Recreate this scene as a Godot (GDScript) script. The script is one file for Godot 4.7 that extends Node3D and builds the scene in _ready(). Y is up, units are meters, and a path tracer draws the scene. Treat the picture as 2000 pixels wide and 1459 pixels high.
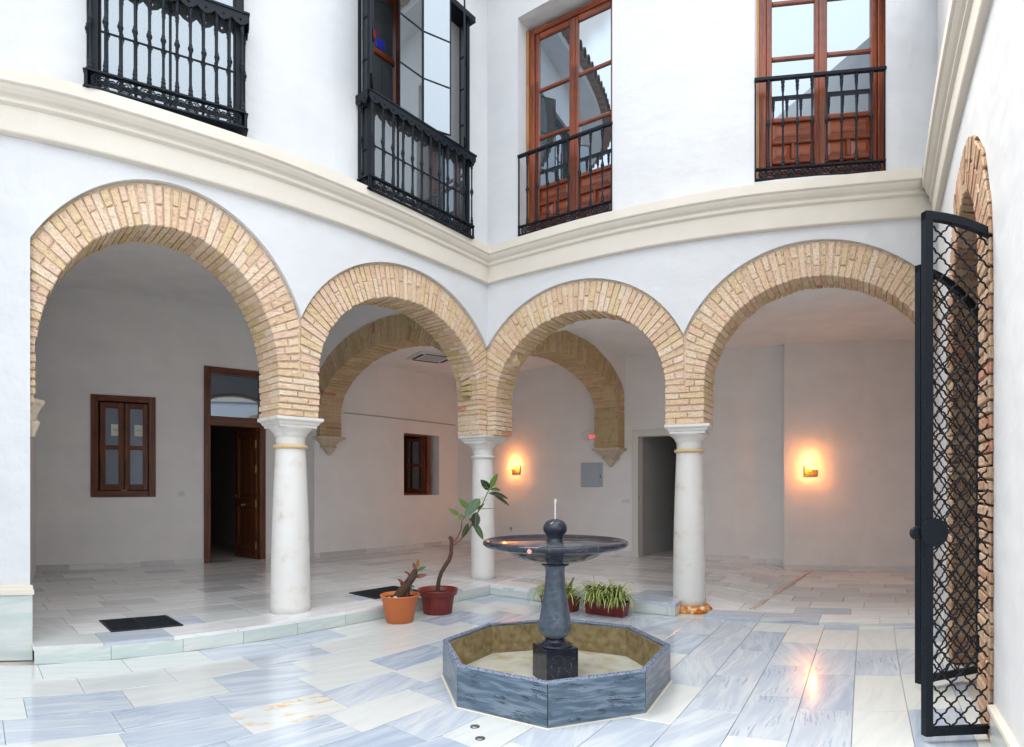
extends Node3D
# A whitewashed patio of an old town house: two arcades of brick arches meeting at a corner column,
# marble paving, a dark marble fountain, iron window grilles above. Metres, y up.
# The house is old and its walls bow: plan() gives the ground plan. "a" runs along the left arcade
# (from the corner towards the viewer), "b" along the right arcade; negative values lie in the galleries.

var M := {}
var rng := RandomNumberGenerator.new()
var used := {}
var bounds := Vector2.ZERO

# bowed ground plan, as polynomial terms [power of a, power of b, x, depth]
const PLAN := [
	[0,0,-0.289989,7.835547],[0,1,0.800325,-0.632467],[0,2,0.000207,0.036072],[0,3,0.000151,0.003185],[0,4,0.000063,0.000210],[0,5,0.000062,-0.000011],
	[1,0,-0.563620,-0.801676],[1,1,0.002733,-0.056966],[1,2,-0.003703,-0.002101],[1,3,-0.000054,0.000381],[1,4,0.000066,0.000156],
	[2,0,-0.003825,0.022597],[2,1,0.002689,-0.005327],[2,2,-0.000046,-0.000348],[2,3,-0.000080,0.000038],
	[3,0,-0.000035,0.001937],[3,1,0.000125,-0.000064],[3,2,0.000059,-0.000101],[4,0,0.000057,0.000082],[4,1,0.000012,0.000101],[5,0,-0.000062,0.000045]]

func raw(a: float, b: float) -> Vector2:
	var pa := [1.0, a, a * a, a * a * a, a * a * a * a, a * a * a * a * a]
	var pb := [1.0, b, b * b, b * b * b, b * b * b * b, b * b * b * b * b]
	var x := 0.0
	var z := 0.0
	for t in PLAN:
		var m: float = pa[t[0]] * pb[t[1]]
		x += m * t[2]
		z += m * t[3]
	return Vector2(x, z)

func plan(a: float, b: float) -> Vector2:
	var ca := clampf(a, -4.6, 5.75)
	var cb := clampf(b, -5.0, 6.0)
	var p := raw(ca, cb)
	if a != ca:
		p += (raw(ca + 0.01, cb) - raw(ca - 0.01, cb)) * 50.0 * (a - ca)
	if b != cb:
		p += (raw(ca, cb + 0.01) - raw(ca, cb - 0.01)) * 50.0 * (b - cb)
	return p

func P(a: float, h: float, b: float) -> Vector3:
	var p := plan(a, b)
	return Vector3(p.x, h, -p.y)

# s runs along a wall, n is its depth line: "L" walls lie on lines of constant b, "R" walls on lines of constant a
func Q(side: String, s: float, h: float, n: float) -> Vector3:
	return P(s, h, n) if side == "L" else P(n, h, s)

func rise(s: float) -> float:       # the cornices climb a little towards their outer ends
	return 0.035 * pow(maxf(0.0, s - 3.6), 2.0)

func R(lo: float, hi: float) -> float:
	return rng.randf_range(lo, hi)

# ---------------------------------------------------------------- nodes
func numbered(called: String) -> String:
	if not used.has(called):
		used[called] = 0
		return called
	used[called] += 1
	return "%s_%03d" % [called, used[called]]

func tag(o: Node, label: String, category: String, group := "") -> void:
	o.set_meta("label", label)
	o.set_meta("category", category)
	if group != "":
		o.set_meta("group", group)

func thing(called: String, label: String, category: String, at := Vector3.ZERO, turn := 0.0, group := "") -> Node3D:
	var o := Node3D.new()
	o.name = numbered(called)
	add_child(o)
	o.position = at
	o.rotation.y = turn
	tag(o, label, category, group)
	return o

func structure(called: String) -> Node3D:
	var o := Node3D.new()
	o.name = numbered(called)
	add_child(o)
	o.set_meta("kind", "structure")
	return o

func put(parent: Node3D, called: String, mesh: Mesh, m: Material, at := Vector3.ZERO, rot := Basis()) -> MeshInstance3D:
	var o := MeshInstance3D.new()
	var k := "%d/%s" % [parent.get_instance_id(), called]
	if used.has(k):
		used[k] += 1
		o.name = "%s_%03d" % [called, used[k]]
	else:
		used[k] = 0
		o.name = called
	o.mesh = mesh
	if m != null:
		o.material_override = m
	parent.add_child(o, true)
	o.transform = Transform3D(rot, at)
	return o

# a mesh whose vertices are world coordinates, hung under a thing that stands somewhere (unturned)
func putw(parent: Node3D, called: String, st: SurfaceTool, m: Material) -> MeshInstance3D:
	return put(parent, called, st.commit(), m, -parent.position)

# ---------------------------------------------------------------- shapes
func begin() -> SurfaceTool:
	var st := SurfaceTool.new()
	st.begin(Mesh.PRIMITIVE_TRIANGLES)
	return st

var uv0 := Vector2.ZERO

func face(st: SurfaceTool, p0: Vector3, p1: Vector3, p2: Vector3, p3: Vector3, out: Vector3) -> void:
	var n := (p2 - p0).cross(p3 - p1)
	if n.length_squared() < 1e-14:
		return
	n = n.normalized()
	var u := p0.distance_to(p1)
	var v := p0.distance_to(p3)
	var t: Array = [Vector2(0, 0), Vector2(u, 0), Vector2(u, v), Vector2(0, v)]
	if v > u:
		t = [Vector2(0, 0), Vector2(0, u), Vector2(v, u), Vector2(v, 0)]
	var p: Array = [p0, p1, p2, p3]
	var order: Array = [0, 1, 2, 0, 2, 3]
	if n.dot(out) < 0.0:
		n = -n
	else:
		order = [0, 2, 1, 0, 3, 2]
	for i in order:
		st.set_normal(n)
		st.set_uv(t[i] + uv0)
		st.add_vertex(p[i])

func hexa(st: SurfaceTool, c: Array, skip_back := false) -> void:
	var mid := Vector3.ZERO
	for p in c:
		mid += p * 0.125
	for f in [[0, 1, 2, 3], [4, 5, 6, 7], [0, 1, 5, 4], [3, 2, 6, 7], [0, 3, 7, 4], [1, 2, 6, 5]]:
		if skip_back and f[0] == 4:
			continue
		var m: Vector3 = (c[f[0]] + c[f[1]] + c[f[2]] + c[f[3]]) * 0.25
		face(st, c[f[0]], c[f[1]], c[f[2]], c[f[3]], m - mid)

func box(st: SurfaceTool, lo: Vector3, hi: Vector3, t := Transform3D()) -> void:
	hexa(st, [t * Vector3(lo.x, lo.y, hi.z), t * Vector3(hi.x, lo.y, hi.z), t * Vector3(hi.x, hi.y, hi.z), t * Vector3(lo.x, hi.y, hi.z),
		t * Vector3(lo.x, lo.y, lo.z), t * Vector3(hi.x, lo.y, lo.z), t * Vector3(hi.x, hi.y, lo.z), t * Vector3(lo.x, hi.y, lo.z)])

# a box whose front (towards +z) has bevelled edges
func bevelled(st: SurfaceTool, lo: Vector3, hi: Vector3, w: float, d: float, t := Transform3D()) -> void:
	var mz := hi.z - d
	var a: Array = [t * Vector3(lo.x, lo.y, mz), t * Vector3(hi.x, lo.y, mz), t * Vector3(hi.x, hi.y, mz), t * Vector3(lo.x, hi.y, mz)]
	var f: Array = [t * Vector3(lo.x + w, lo.y + w, hi.z), t * Vector3(hi.x - w, lo.y + w, hi.z), t * Vector3(hi.x - w, hi.y - w, hi.z), t * Vector3(lo.x + w, hi.y - w, hi.z)]
	var k: Array = [t * Vector3(lo.x, lo.y, lo.z), t * Vector3(hi.x, lo.y, lo.z), t * Vector3(hi.x, hi.y, lo.z), t * Vector3(lo.x, hi.y, lo.z)]
	brickish(st, f, a, k)

# front ring f (inset), middle ring a, back ring k: front, chamfers and sides
func brickish(st: SurfaceTool, f: Array, a: Array, k: Array) -> void:
	var mid := Vector3.ZERO
	for i in 4:
		mid += (f[i] + k[i]) * 0.125
	face(st, f[0], f[1], f[2], f[3], f[0] + f[2] - mid * 2.0)
	for i in 4:
		var j := (i + 1) % 4
		face(st, f[i], f[j], a[j], a[i], f[i] + a[j] - mid * 2.0)
		face(st, a[i], a[j], k[j], k[i], a[i] + k[j] - mid * 2.0)

func box_mesh(lo: Vector3, hi: Vector3) -> ArrayMesh:
	var st := begin()
	box(st, lo, hi)
	return st.commit()

# surface of revolution about y; profile points (radius, height), upwards; smooth unless two points repeat
func lathe(prof: Array, segs := 32, smooth := true) -> ArrayMesh:
	var st := begin()
	st.set_smooth_group(0 if smooth else -1)
	var run := 0.0
	for i in prof.size() - 1:
		var p: Vector2 = prof[i]
		var q: Vector2 = prof[i + 1]
		var l := p.distance_to(q)
		for k in segs:
			var t0 := TAU * k / segs
			var t1 := TAU * (k + 1) / segs
			var A := Vector3(p.x * cos(t0), p.y, p.x * sin(t0))
			var B := Vector3(p.x * cos(t1), p.y, p.x * sin(t1))
			var C := Vector3(q.x * cos(t1), q.y, q.x * sin(t1))
			var D := Vector3(q.x * cos(t0), q.y, q.x * sin(t0))
			var ua := Vector2(t0 * 0.15, run)
			var ub := Vector2(t1 * 0.15, run)
			var uc := Vector2(t1 * 0.15, run + l)
			var ud := Vector2(t0 * 0.15, run + l)
			var vs: Array = [A, B, C, A, C, D]
			var us: Array = [ua, ub, uc, ua, uc, ud]
			if p.x < 1e-5:
				vs = [A, C, D]
				us = [ua, uc, ud]
			elif q.x < 1e-5:
				vs = [A, B, C]
				us = [ua, ub, uc]
			for v in vs.size():
				st.set_uv(us[v])
				st.add_vertex(vs[v])
		run += l
	st.generate_normals()
	return st.commit()

# round bar along points; radii one per point
func tube(st: SurfaceTool, pts: Array, radii: Array, sides := 8, caps := true) -> void:
	var rings: Array = []
	var up := Vector3.UP
	for i in pts.size():
		var d: Vector3 = (pts[mini(i + 1, pts.size() - 1)] - pts[maxi(i - 1, 0)]).normalized()
		var x := d.cross(up)
		if x.length() < 0.05:
			x = d.cross(Vector3.RIGHT)
		x = x.normalized()
		var y := d.cross(x).normalized()
		up = -y if i > 0 else up
		if i == 0:
			up = x.cross(d)
		var r: float = radii[mini(i, radii.size() - 1)]
		var ring: Array = []
		for k in sides:
			var t := TAU * k / sides
			ring.append([pts[i] + (x * cos(t) + y * sin(t)) * r, x * cos(t) + y * sin(t)])
		rings.append(ring)
	var run := 0.0
	for i in pts.size() - 1:
		var l: float = pts[i].distance_to(pts[i + 1])
		for k in sides:
			var j := (k + 1) % sides
			var q: Array = [rings[i][k], rings[i][j], rings[i + 1][j], rings[i + 1][k]]
			var uv: Array = [Vector2(run, k * 0.02), Vector2(run, (k + 1) * 0.02), Vector2(run + l, (k + 1) * 0.02), Vector2(run + l, k * 0.02)]
			var e: Vector3 = (q[1][0] - q[0][0]).cross(q[2][0] - q[0][0])
			var order: Array = [0, 1, 2, 0, 2, 3] if e.dot(q[0][1] + q[2][1]) < 0.0 else [0, 2, 1, 0, 3, 2]
			for v in order:
				st.set_normal(q[v][1])
				st.set_uv(uv[v] + uv0)
				st.add_vertex(q[v][0])
		run += l
	if caps:
		for e in [0, pts.size() - 1]:
			var d: Vector3 = (pts[1] - pts[0]) if e == 0 else (pts[pts.size() - 2] - pts[pts.size() - 1])
			for k in range(1, sides - 1):
				for v in [rings[e][0][0], rings[e][k][0], rings[e][k + 1][0]] if e != 0 else [rings[e][0][0], rings[e][k + 1][0], rings[e][k][0]]:
					st.set_normal(-d.normalized())
					st.set_uv(uv0)
					st.add_vertex(v)

func ring_bar(st: SurfaceTool, c: Vector3, r: float, w: float, n := 18, x := Vector3.RIGHT, y := Vector3.UP) -> void:
	var pts: Array = []
	for k in n + 1:
		pts.append(c + (x * cos(TAU * k / n) + y * sin(TAU * k / n)) * r)
	tube(st, pts, [w], 5, false)

# a wall panel on the bowed plan: s0..s1 long, h0..h1 high, from face n0 to back n1, with rectangular openings [s0, s1, h0, h1]
func panel(st: SurfaceTool, side: String, s0: float, s1: float, h0: float, h1: float, n0: float, n1: float, holes: Array = [], step := 0.45) -> void:
	var ss: Array = [s0, s1]
	var hs: Array = [h0, h1]
	for o in holes:
		ss.append_array([clampf(o[0], s0, s1), clampf(o[1], s0, s1)])
		hs.append_array([clampf(o[2], h0, h1), clampf(o[3], h0, h1)])
	var k := int(ceil((s1 - s0) / step))
	for i in range(1, k):
		ss.append(s0 + (s1 - s0) * i / k)
	ss.sort()
	hs.sort()
	var S: Array = [ss[0]]
	for v in ss:
		if v - S[-1] > 0.004:
			S.append(v)
	var H: Array = [hs[0]]
	for v in hs:
		if v - H[-1] > 0.004:
			H.append(v)
	var solid := func(i: int, j: int) -> bool:
		if i < 0 or j < 0 or i >= S.size() - 1 or j >= H.size() - 1:
			return false
		var x: float = (S[i] + S[i + 1]) / 2
		var y: float = (H[j] + H[j + 1]) / 2
		for o in holes:
			if x > o[0] and x < o[1] and y > o[2] and y < o[3]:
				return false
		return true
	for i in S.size() - 1:
		for j in H.size() - 1:
			if not solid.call(i, j):
				continue
			var a := Q(side, S[i], H[j], n0)
			var b := Q(side, S[i + 1], H[j], n0)
			var c := Q(side, S[i + 1], H[j + 1], n0)
			var d := Q(side, S[i], H[j + 1], n0)
			var e := Q(side, S[i], H[j], n1)
			var f := Q(side, S[i + 1], H[j], n1)
			var g := Q(side, S[i + 1], H[j + 1], n1)
			var h := Q(side, S[i], H[j + 1], n1)
			var w := a - e
			face(st, a, b, c, d, w)
			face(st, e, f, g, h, -w)
			if not solid.call(i - 1, j):
				face(st, a, d, h, e, a - b)
			if not solid.call(i + 1, j):
				face(st, b, c, g, f, b - a)
			if not solid.call(i, j - 1):
				face(st, a, b, f, e, Vector3.DOWN)
			if not solid.call(i, j + 1):
				face(st, d, c, g, h, Vector3.UP)

# a wall panel whose lower edge follows a line of points (s, h): arches
func arch_panel(st: SurfaceTool, side: String, low: Array, top: float, n0: float, n1: float) -> void:
	for i in low.size() - 1:
		var p: Vector2 = low[i]
		var q: Vector2 = low[i + 1]
		var a := Q(side, p.x, p.y, n0)
		var b := Q(side, q.x, q.y, n0)
		var e := Q(side, p.x, p.y, n1)
		var f := Q(side, q.x, q.y, n1)
		var c := Q(side, q.x, top, n0)
		var d := Q(side, p.x, top, n0)
		var g := Q(side, q.x, top, n1)
		var h := Q(side, p.x, top, n1)
		var w := a - e
		if absf(p.x - q.x) > 1e-4:
			face(st, a, b, c, d, w)
			face(st, e, f, g, h, -w)
			face(st, d, c, g, h, Vector3.UP)
		var away := Vector3.DOWN
		if absf(p.x - q.x) < absf(p.y - q.y):
			var t := Q(side, p.x + 0.1, p.y, n0) - Q(side, p.x - 0.1, p.y, n0)
			away = t if (q.y > p.y) else -t
			if absf(p.x - q.x) > 1e-4:
				away = Vector3.DOWN
		face(st, a, b, f, e, away)
		if i == 0:
			face(st, a, d, h, e, a - b)
		if i == low.size() - 2:
			face(st, b, c, g, f, b - a)

# the frame of a thing hung on a wall from p0 (its left foot) to p1: x to the right, z out of the wall
func mount(p0: Vector3, p1: Vector3) -> Transform3D:
	var x := (p1 - p0)
	x.y = 0
	x = x.normalized()
	return Transform3D(Basis(x, Vector3.UP, x.cross(Vector3.UP)), p0)

func turn_of(t: Transform3D) -> float:
	return t.basis.get_euler().y

const LAMP := 0.06

func _ready() -> void:
	# ---- camera, sky, exposure
	var cam := Camera3D.new()
	cam.name = "camera"
	cam.projection = Camera3D.PROJECTION_FRUSTUM
	cam.near = 0.05
	cam.far = 200.0
	cam.size = 0.05 * 1459.0 / 1180.0
	cam.frustum_offset = Vector2(0.0, 0.05 * 220.5 / 1180.0)
	add_child(cam)
	cam.position = Vector3(0, 1.4, 0)
	cam.current = true
	var we := WorldEnvironment.new()
	we.name = "world"
	var env := Environment.new()
	env.background_mode = Environment.BG_SKY
	var sky := Sky.new()
	var sm := ProceduralSkyMaterial.new()
	sm.sky_top_color = Color(0.955, 0.975, 1.0)
	sm.sky_horizon_color = Color(0.61, 0.64, 0.68)
	sm.sky_curve = 0.5
	sm.ground_bottom_color = Color(0.5, 0.5, 0.5)
	sm.ground_horizon_color = Color(0.8, 0.82, 0.85)
	sm.sun_angle_max = 1.0
	sky.sky_material = sm
	env.sky = sky
	env.background_energy_multiplier = 1.0
	env.tonemap_mode = Environment.TONE_MAPPER_LINEAR
	env.tonemap_exposure = 3.65
	env.sdfgi_enabled = true
	env.ssao_enabled = true
	env.ssil_enabled = true
	we.environment = env
	add_child(we)
	var sun := DirectionalLight3D.new()
	sun.name = "sun"
	sun.light_energy = 0.45
	sun.light_color = Color(1.0, 0.99, 0.975)
	sun.light_angular_distance = 40.0
	sun.shadow_enabled = true
	sun.rotation_degrees = Vector3(-58, -110, 0)
	add_child(sun)
	make_materials()
	paving()
	walls()
	columns()
	upper_windows()
	balconies()
	gallery_openings()
	gate()
	fountain()
	fittings()
	plants()

# ---------------------------------------------------------------- materials
func lin(r: float, g: float, b: float) -> Color:
	return Color(r, g, b).linear_to_srgb()

func noise(freq: float, octaves: int, sd: int, kind := FastNoiseLite.TYPE_SIMPLEX_SMOOTH, ridged := false) -> FastNoiseLite:
	var n := FastNoiseLite.new()
	n.noise_type = kind
	n.seed = sd
	n.frequency = freq
	n.fractal_type = FastNoiseLite.FRACTAL_RIDGED if ridged else FastNoiseLite.FRACTAL_FBM
	n.fractal_octaves = octaves
	return n

func noise_tex(n: FastNoiseLite, size: int, stops: Array, cols: Array) -> NoiseTexture2D:
	var t := NoiseTexture2D.new()
	t.width = size
	t.height = size
	t.seamless = true
	t.noise = n
	var g := Gradient.new()
	g.offsets = PackedFloat32Array(stops)
	g.colors = PackedColorArray(cols)
	t.color_ramp = g
	return t

func bump_tex(n: FastNoiseLite, size: int, strength: float) -> NoiseTexture2D:
	var t := NoiseTexture2D.new()
	t.width = size
	t.height = size
	t.seamless = true
	t.noise = n
	t.as_normal_map = true
	t.bump_strength = strength
	return t

func mat(c: Color, rough: float, metal := 0.0) -> StandardMaterial3D:
	var m := StandardMaterial3D.new()
	m.albedo_color = c
	m.roughness = rough
	m.metallic = metal
	return m

func tri(m: StandardMaterial3D, scale: float) -> StandardMaterial3D:
	m.uv1_triplanar = true
	m.uv1_world_triplanar = true
	m.uv1_scale = Vector3.ONE * scale
	return m

func bumped(m: StandardMaterial3D, t: Texture2D, s: float) -> StandardMaterial3D:
	m.normal_enabled = true
	m.normal_texture = t
	m.normal_scale = s
	return m

# veined stone, 1.6 m by 0.8 m of it: streaks run along u, tilted by slope; base, cloud and vein colours are linear
func stone_image(sd: int, base: Color, cloud: Color, vein: Color, veins: float, slope: float, blotch: Color, blotches: float, fine := 1.0) -> ImageTexture:
	var w := 512
	var h := 256
	var n1 := noise(1.0, 4, sd)
	var n2 := noise(1.0, 3, sd + 11)
	var n3 := noise(1.0, 2, sd + 23)
	var im := Image.create(w, h, false, Image.FORMAT_RGB8)
	for j in h:
		for i in w:
			var u := 1.6 * i / w * sqrt(fine)
			var v := (0.8 * j / h + 1.6 * i / w * slope) * fine
			var k := n3.get_noise_2d(u * 0.9, v * 1.6)
			var vv := v + 0.035 * k
			var c := n1.get_noise_2d(u * 0.9, vv * 7.0)
			var t := n2.get_noise_2d(u * 1.5 + 3.0, vv * 26.0)
			var dash := n2.get_noise_2d(u * 4.5 + 20.0, vv * 48.0 + 7.0)
			var patch := n3.get_noise_2d(u * 1.7 + 40.0, v * 3.2)
			var col := base.lerp(cloud, smoothstep(-0.4, 0.45, c + 0.35 * t))
			col = col.lerp(vein, clampf(veins * 0.55 * smoothstep(0.12, 0.5, t) * smoothstep(-0.2, 0.4, c + patch), 0.0, 1.0))
			col = col.lerp(vein, clampf(veins * 0.55 * smoothstep(0.30, 0.5, dash) * smoothstep(0.08, 0.35, patch), 0.0, 1.0))
			if blotches > 0.0:
				col = col.lerp(blotch, blotches * smoothstep(0.0, 0.4, n1.get_noise_2d(u * 3.0 + 9.0, vv * 9.0)) * (0.5 + smoothstep(-0.1, 0.4, n2.get_noise_2d(u * 14.0, v * 14.0))))
			im.set_pixel(i, j, col.linear_to_srgb())
	return ImageTexture.create_from_image(im)

func stone(im: Texture2D, rough: float) -> StandardMaterial3D:
	var m := mat(Color.WHITE, rough)
	m.albedo_texture = im
	m.uv1_scale = Vector3(1.0 / 1.6, 1.0 / 0.8, 1.0)
	return m

func wood(c0: Color, c1: Color, sd: int, rough: float) -> StandardMaterial3D:
	var w := 256
	var n := noise(1.0, 4, sd)
	var im := Image.create(w, w, false, Image.FORMAT_RGB8)
	for j in w:
		for i in w:
			var u := 2.0 * i / w
			var v := 0.5 * j / w
			var k := n.get_noise_2d(u * 0.9, v * 9.0)
			var g := n.get_noise_2d(u * 2.0 + 5.0, v * 130.0 + k * 8.0)
			im.set_pixel(i, j, c0.lerp(c1, clampf(0.5 + k * 0.8 + g * 0.7, 0.0, 1.0)).linear_to_srgb())
	var m := mat(Color.WHITE, rough)
	m.albedo_texture = ImageTexture.create_from_image(im)
	m.uv1_scale = Vector3(0.5, 2.0, 1.0)
	m.metallic_specular = 0.5
	return m

func make_materials() -> void:
	# plaster: hand-trowelled, limewashed
	var trowel := bump_tex(noise(0.012, 5, 3), 512, 3.0)
	var lime := noise_tex(noise(0.006, 5, 4), 512, [0.0, 0.45, 0.75, 1.0], [Color(0.965, 0.965, 0.965), Color(0.985, 0.985, 0.985), Color(1, 1, 1), Color(0.98, 0.98, 0.975)])
	M.plaster = bumped(tri(mat(lin(0.69, 0.70, 0.712), 0.9), 0.45), trowel, 0.8)  # court white set darker than the gallery white, to even out their light
	M.plaster.albedo_texture = lime
	M.inner = bumped(tri(mat(lin(0.91, 0.90, 0.885), 0.9), 0.45), trowel, 0.3)  # lighter than the court white: extra gallery brightness put into the colour
	M.inner.albedo_texture = lime
	M.cream = bumped(tri(mat(lin(0.725, 0.675, 0.59), 0.85), 0.45), trowel, 0.3)
	M.cream.albedo_texture = lime
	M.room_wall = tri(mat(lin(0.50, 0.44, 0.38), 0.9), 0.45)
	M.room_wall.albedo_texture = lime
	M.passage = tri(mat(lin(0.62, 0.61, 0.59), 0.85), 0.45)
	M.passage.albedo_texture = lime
	# bricks: sandy, pitted
	var pits := bump_tex(noise(0.045, 4, 8), 256, 8.0)
	var sand := noise_tex(noise(0.03, 5, 9), 256, [0.0, 0.2, 0.33, 0.6, 1.0], [Color(0.55, 0.45, 0.38), Color(0.88, 0.85, 0.82), Color(0.97, 0.96, 0.95), Color(1, 1, 1), Color(1, 0.98, 0.95)])
	M.brick = []
	for c in [[0.74, 0.57, 0.395], [0.72, 0.525, 0.35], [0.76, 0.60, 0.44], [0.735, 0.535, 0.38], [0.77, 0.625, 0.475], [0.70, 0.54, 0.33], [0.75, 0.555, 0.42], [0.68, 0.495, 0.34], [0.70, 0.32, 0.19]]:
		var m := bumped(tri(mat(lin(c[0], c[1], c[2]), 0.92), 2.6), pits, 0.8)
		m.albedo_texture = sand
		M.brick.append(m)
	M.soffit_brick = []  # undersides: same brick with algae and the soffit shade put into a darker tone
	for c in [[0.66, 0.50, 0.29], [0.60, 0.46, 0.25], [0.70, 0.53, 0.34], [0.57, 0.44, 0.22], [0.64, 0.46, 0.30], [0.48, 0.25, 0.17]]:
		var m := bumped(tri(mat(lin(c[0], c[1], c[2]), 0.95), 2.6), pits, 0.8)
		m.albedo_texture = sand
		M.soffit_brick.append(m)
	M.olive_brick = []
	for c in [[0.66, 0.50, 0.30], [0.60, 0.45, 0.25], [0.69, 0.53, 0.34], [0.62, 0.44, 0.28], [0.56, 0.44, 0.22], [0.50, 0.27, 0.16]]:
		var m := bumped(tri(mat(lin(c[0], c[1], c[2]), 0.95), 2.6), pits, 0.8)
		m.albedo_texture = sand
		M.olive_brick.append(m)
	M.gate_brick = []
	for c in [[0.52, 0.36, 0.24], [0.47, 0.31, 0.20], [0.56, 0.40, 0.28], [0.44, 0.27, 0.17], [0.50, 0.25, 0.16]]:
		var m := bumped(tri(mat(lin(c[0], c[1], c[2]), 0.95), 2.6), pits, 0.8)
		m.albedo_texture = sand
		M.gate_brick.append(m)
	M.mortar = bumped(tri(mat(lin(0.76, 0.63, 0.48), 0.95), 3.0), pits, 0.6)
	M.mortar.albedo_texture = sand
	M.golden = bumped(tri(mat(lin(0.58, 0.44, 0.25), 0.95), 1.2), pits, 0.5)
	M.golden.albedo_texture = sand
	M.corbel = bumped(tri(mat(lin(0.66, 0.57, 0.44), 0.9), 1.5), pits, 0.4)
	M.corbel.albedo_texture = sand
	# marble paving
	var wht := Color(0.70, 0.725, 0.70)
	var blu := Color(0.42, 0.50, 0.64)
	M.tile = []
	for k in 4:
		M.tile.append(stone(stone_image(100 + k, Color(0.47, 0.53, 0.615), Color(0.60, 0.645, 0.69), Color(0.21, 0.28, 0.43), [1.15, 0.5, 0.35, 1.0][k], [0.12, -0.3, 0.35, 0.02][k], Color(0.7, 0.45, 0.2), 0.0), 0.11))
	for k in 3:
		M.tile.append(stone(stone_image(200 + k, Color(0.68, 0.70, 0.68), Color(0.63, 0.665, 0.66), Color(0.52, 0.57, 0.60), 0.5, [0.3, -0.2, 0.1][k], Color(0.74, 0.66, 0.48), 0.08), 0.11))
	for k in 2:
		M.tile.append(stone(stone_image(300 + k, Color(0.37, 0.44, 0.55), Color(0.50, 0.565, 0.645), Color(0.22, 0.29, 0.45), 0.6, [0.15, -0.1][k], Color(0.7, 0.5, 0.3), 0.0), 0.11))
	M.tile.append(stone(stone_image(400, Color(0.72, 0.72, 0.68), Color(0.65, 0.69, 0.71), Color(0.5, 0.45, 0.38), 0.6, 0.15, Color(0.70, 0.47, 0.22), 0.7), 0.11))
	M.indoor_tile = []
	for k in 5:
		var g: float = [0.72, 0.77, 0.65, 0.80, 0.61][k]
		M.indoor_tile.append(stone(stone_image(500 + k, Color(g, g * 1.0, g * 0.99), Color(g * 1.1, g * 1.1, g * 1.09), Color(g * 0.72, g * 0.74, g * 0.76), 0.7, [0.1, -0.2, 0.25, 0.05, -0.1][k], Color(0.66, 0.5, 0.34), 0.2 if k == 3 else 0.0), 0.13))
	M.green_marble = stone(stone_image(600, Color(0.52, 0.60, 0.58), Color(0.64, 0.68, 0.66), Color(0.40, 0.50, 0.50), 0.7, 0.05, Color(0.7, 0.6, 0.4), 0.15), 0.25)
	M.cap_stone = mat(lin(0.74, 0.68, 0.58), 0.5)
	M.grout = tri(mat(lin(0.46, 0.42, 0.37), 0.85), 1.0)
	M.earth_seam = bumped(tri(mat(lin(0.66, 0.55, 0.48), 0.9), 3.0), pits, 0.6)
	M.earth_seam.albedo_texture = sand
	# column stone
	var worn := noise_tex(noise(0.01, 5, 31), 512, [0.0, 0.15, 0.32, 1.0], [Color(0.86, 0.80, 0.72), Color(0.955, 0.935, 0.91), Color(0.985, 0.98, 0.975), Color(1, 1, 1)])
	M.column = bumped(tri(mat(lin(0.76, 0.745, 0.715), 0.55), 0.8), bump_tex(noise(0.02, 5, 32), 512, 3.0), 0.35)
	M.column.albedo_texture = worn
	M.ochre = tri(mat(lin(0.70, 0.52, 0.28), 0.7), 2.2)
	M.ochre.albedo_texture = worn
	M.rusty = tri(mat(Color.WHITE, 0.9), 3.0)
	M.rusty.albedo_texture = noise_tex(noise(0.02, 5, 33), 256, [0.0, 0.42, 0.55, 0.7, 1.0], [Color(0.62, 0.30, 0.05), Color(0.78, 0.45, 0.10), Color(0.85, 0.58, 0.25), Color(0.93, 0.87, 0.78), Color(0.95, 0.93, 0.9)])
	# iron
	M.iron = bumped(mat(lin(0.010, 0.014, 0.020), 0.45), bump_tex(noise(0.05, 4, 41), 256, 3.0), 0.3)
	tri(M.iron, 3.0)
	M.iron.metallic_specular = 0.3
	M.iron_dark = mat(lin(0.008, 0.010, 0.012), 0.5)
	M.brass = mat(lin(0.50, 0.36, 0.14), 0.35, 0.9)
	M.grey_metal = mat(lin(0.42, 0.41, 0.42), 0.6)
	# wood
	M.wood = wood(Color(0.075, 0.022, 0.010), Color(0.20, 0.062, 0.024), 51, 0.32)
	M.wood_red = wood(Color(0.085, 0.018, 0.008), Color(0.33, 0.08, 0.03), 52, 0.28)
	M.wood_gold = wood(Color(0.30, 0.12, 0.03), Color(0.50, 0.23, 0.06), 53, 0.35)
	# glass
	M.pane = mat(Color(0.62, 0.66, 0.70, 0.82), 0.02, 0.9)
	M.pane.transparency = BaseMaterial3D.TRANSPARENCY_ALPHA
	M.clear = mat(Color(0.6, 0.63, 0.65, 0.15), 0.015, 0.8)
	M.clear.transparency = BaseMaterial3D.TRANSPARENCY_ALPHA
	M.dim_pane = mat(Color(0.55, 0.60, 0.66, 0.6), 0.02, 0.9)
	M.dim_pane.transparency = BaseMaterial3D.TRANSPARENCY_ALPHA
	M.paper = mat(lin(0.75, 0.76, 0.66), 0.8)
	M.blue_print = mat(lin(0.35, 0.42, 0.6), 0.8)
	M.white_plastic = mat(lin(0.78, 0.78, 0.77), 0.4)
	M.grey_plastic = mat(lin(0.45, 0.50, 0.56), 0.4)
	M.frame_white = mat(lin(0.72, 0.71, 0.66), 0.5)
	M.curtain = mat(lin(0.80, 0.62, 0.58), 0.9)
	M.red_glass = mat(lin(0.6, 0.02, 0.04), 0.1)
	M.blue_glass = mat(lin(0.03, 0.04, 0.45), 0.1)
	# fountain
	var black := mat(Color.WHITE, 0.12)
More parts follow.
